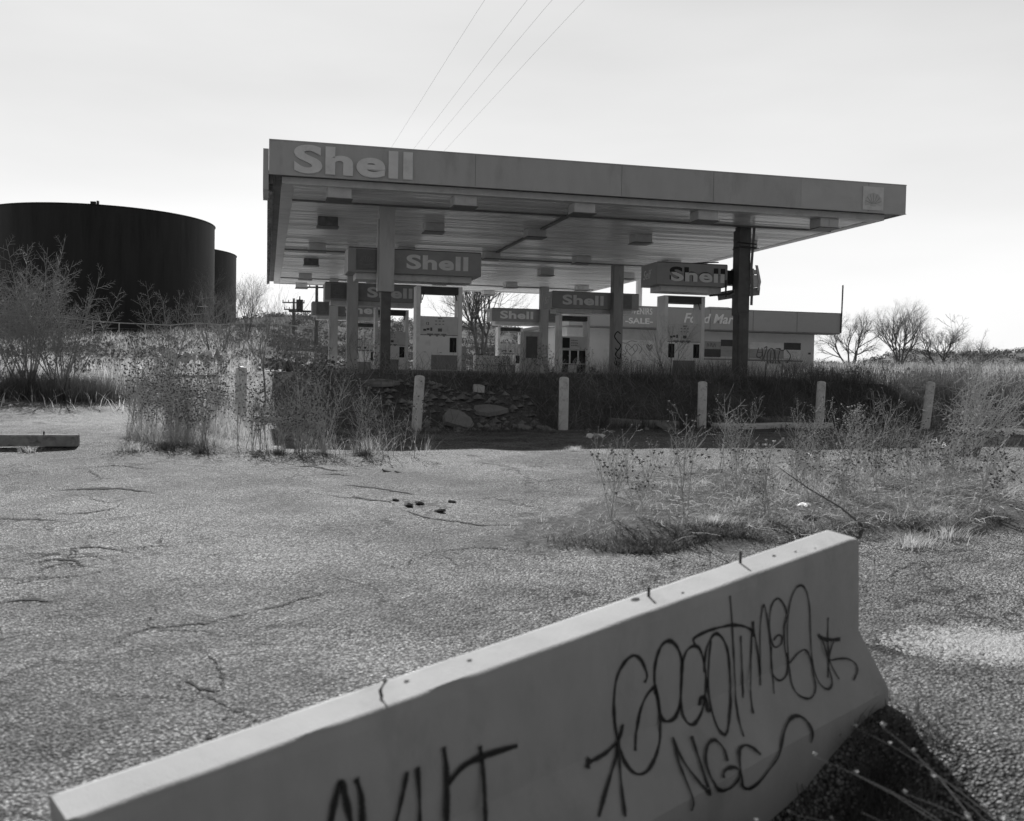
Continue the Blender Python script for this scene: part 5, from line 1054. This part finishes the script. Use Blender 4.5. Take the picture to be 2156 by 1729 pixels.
tag(mb.build('leaning_stalk', BARK), 'thick dark stalk leaning to the left in front of the right weed patch', 'dead stalk')
# little tufts growing in the paving
random.seed(9)
for k, (x, y, s, lab) in enumerate([(-6.6, 13.6, .2, 'small tuft below the wheel stop at far left'), (-5.3, 13.9, .3, 'pale tuft at the right end of the wheel stop'), (-5.6, 15.2, .28, 'dark tuft above the right end of the wheel stop'), (-4.4, 14.0, .2, 'small dark tuft at the front of the left clump, right of the white bag'), (-3.35, 14.2, .22, 'round dark tuft at the middle of the left clump front'), (-4.95, 14.15, .25, 'round dark tuft at the front left corner of the left clump'), (-2.2, 14.6, .26, 'dark tuft at the right end of the left clump front'), (1.0, 15.8, .2, 'pale tuft at the shadow edge on the asphalt'), (3.6, 8.9, .3, 'bleached straw tuft just behind the far end of the barrier'), (4.1, 9.3, .3, 'second bleached straw tuft right of the barrier end'), (1.9, 9.3, .22, 'tuft of green looking grass under the thin weeds')]):
    mb = MB()
    for _ in range(260): r = abs(random.gauss(0, s * .4)); a = random.random() * 6.28; mb.blade((r * math.cos(a), r * math.sin(a), -.01), random.uniform(.3, 1) * s * .55, .006, a + random.gauss(0, .6), random.uniform(.3, 1.8))
    o = mb.build('grass_tuft', BLADE if 'dark' not in lab else BLADED); o.location = (x, y, h1(x, y)); tag(o, lab, 'grass tuft', 'grass tufts in the paving')
# blurred foreground grass with pale heads, bottom right
random.seed(21); mb, mh = MB(), MB()
for k in range(60):
    p0 = Vector((2.0 + random.gauss(0, .14), 3.25 + random.gauss(0, .16), -.25)); Lh = random.uniform(.4, 1.05); d = Vector((random.gauss(-.5, .4), random.gauss(.05, .3), random.uniform(.6, 1.1))).normalized(); P = [p0]
    for i in range(7): d = (d + Vector((random.gauss(-.04, .05), random.gauss(.02, .05), -.085))).normalized(); P.append(P[-1] + d * Lh / 7)
    mb.tube(P, [.0035 - .0004 * i for i in range(8)], 4)
    for j in range(random.randint(0, 2)): mh.head(P[-1 - j] + Vector((0, 0, .01)), random.uniform(.008, .013), 0)
t = thing('seeding_weed', 'blurred bending weed with pale round seed heads at the bottom right corner', 'weed', (0, 0, 0)); mb.build('stalks', STEM, t); mh.build('seed_heads', HEADL, t)['kind'] = 'stuff'
def g_dk():
    t_ = random.random(); return 1.95 - .75 * t_ + random.gauss(0, .10), 4.75 - 1.0 * t_ + random.gauss(0, .12), .5 + .9 * t_
blades('dark_undergrowth', 'dark undergrowth at the foot of the barrier in the bottom right', 2200, g_dk, (.03, .20), (.004, .010), (.2, 1.6), BLADED)
def g_dk2(): return -1.36 + random.gauss(0, .10), 2.55 + random.gauss(0, .08), 1.
blades('dark_tumbleweed', 'dark tangle of dead weed against the near left end of the barrier', 1300, g_dk2, (.1, .42), (.005, .010), (.3, 1.6), BLADED)
# scrub on the far hills
def scrub(name, label, n, reg, r0, r1, m):
    mb = MB()
    for _ in range(n):
        x, y = reg(); z = h1(x, y); r = random.uniform(r0, r1)
        for k in range(44):
            a = random.random() * 6.28; e = random.random() ** .6; c = Vector((x + r * e * math.cos(a), y + r * e * math.sin(a), z + r * random.uniform(0, 1.0) * (1.05 - e * .6))); s = r * .13
            u = Vector((random.gauss(0, 1), random.gauss(0, 1), random.gauss(0, 1))).normalized() * s; v = u.cross(Vector((random.gauss(0, 1), random.gauss(0, 1), 1))).normalized() * s
            mb.add([c - u, c + v, c + u, c - v * .8], [(0, 1, 2, 3)])
    return tag(mb.build(name, m), label, 'scrub', kind='stuff')
def r_hill():
    while True:
        r = random.uniform(58, 178); a = R(random.uniform(-27, 5)); return r * math.sin(a), r * math.cos(a)
scrub('hillside_scrub', 'dark low scrub dotted over the hillside behind the canopy', 2300, r_hill, .3, .95, SCRUBM)
def r_hill2():
    r = 200 * math.exp(random.uniform(0, .85)); a = R(random.uniform(15, 34)); return r * math.sin(a), r * math.cos(a)
scrub('distant_scrub', 'scrub on the distant flat topped hills at right', 900, r_hill2, .8, 2.2, SCRUBM)
def r_left():
    while True:
        y = random.uniform(30, 60); x = random.uniform(-34, -8); return x, y
scrub('roadside_scrub', 'tangled dark scrub on the rise left of the canopy', 240, r_left, .3, .8, SCRUBM)
def r_right():
    y = random.uniform(40, 92); return random.uniform(.30, .60) * y, y
scrub('field_scrub', 'mixed low scrub in the field at right beyond the bank', 420, r_right, .25, .7, SCRUBM)
def r_rocks():
    r = random.uniform(60, 74); a = R(random.uniform(-20, 2)); return r * math.sin(a), r * math.cos(a)
stones('pale_debris', 260, r_rocks, .15, .6, TRASH if False else SLABM, 'pale sunlit debris along the foot of the hillside', .5)
print('OBJS', len(sc.objects))

# basal tuft under the left bushes
def g_base():
    k = random.choice(((-10.6, 23.4), (-11.7, 23.6), (-9.9, 23.3))); return k[0] + random.gauss(0, .45), k[1] + random.gauss(0, .4), 1.
blades('bush_undergrowth', 'dense dark undergrowth at the foot of the feathery bushes at left', 9000, g_base, (.1, .7), (.004, .010), (.1, 1.2), BLADED)
for o in sc.objects:
    if o.parent is None and 'label' in o and not 4 <= len(o['label'].split()) <= 16: print('LABELLEN', len(o['label'].split()), o['label'])
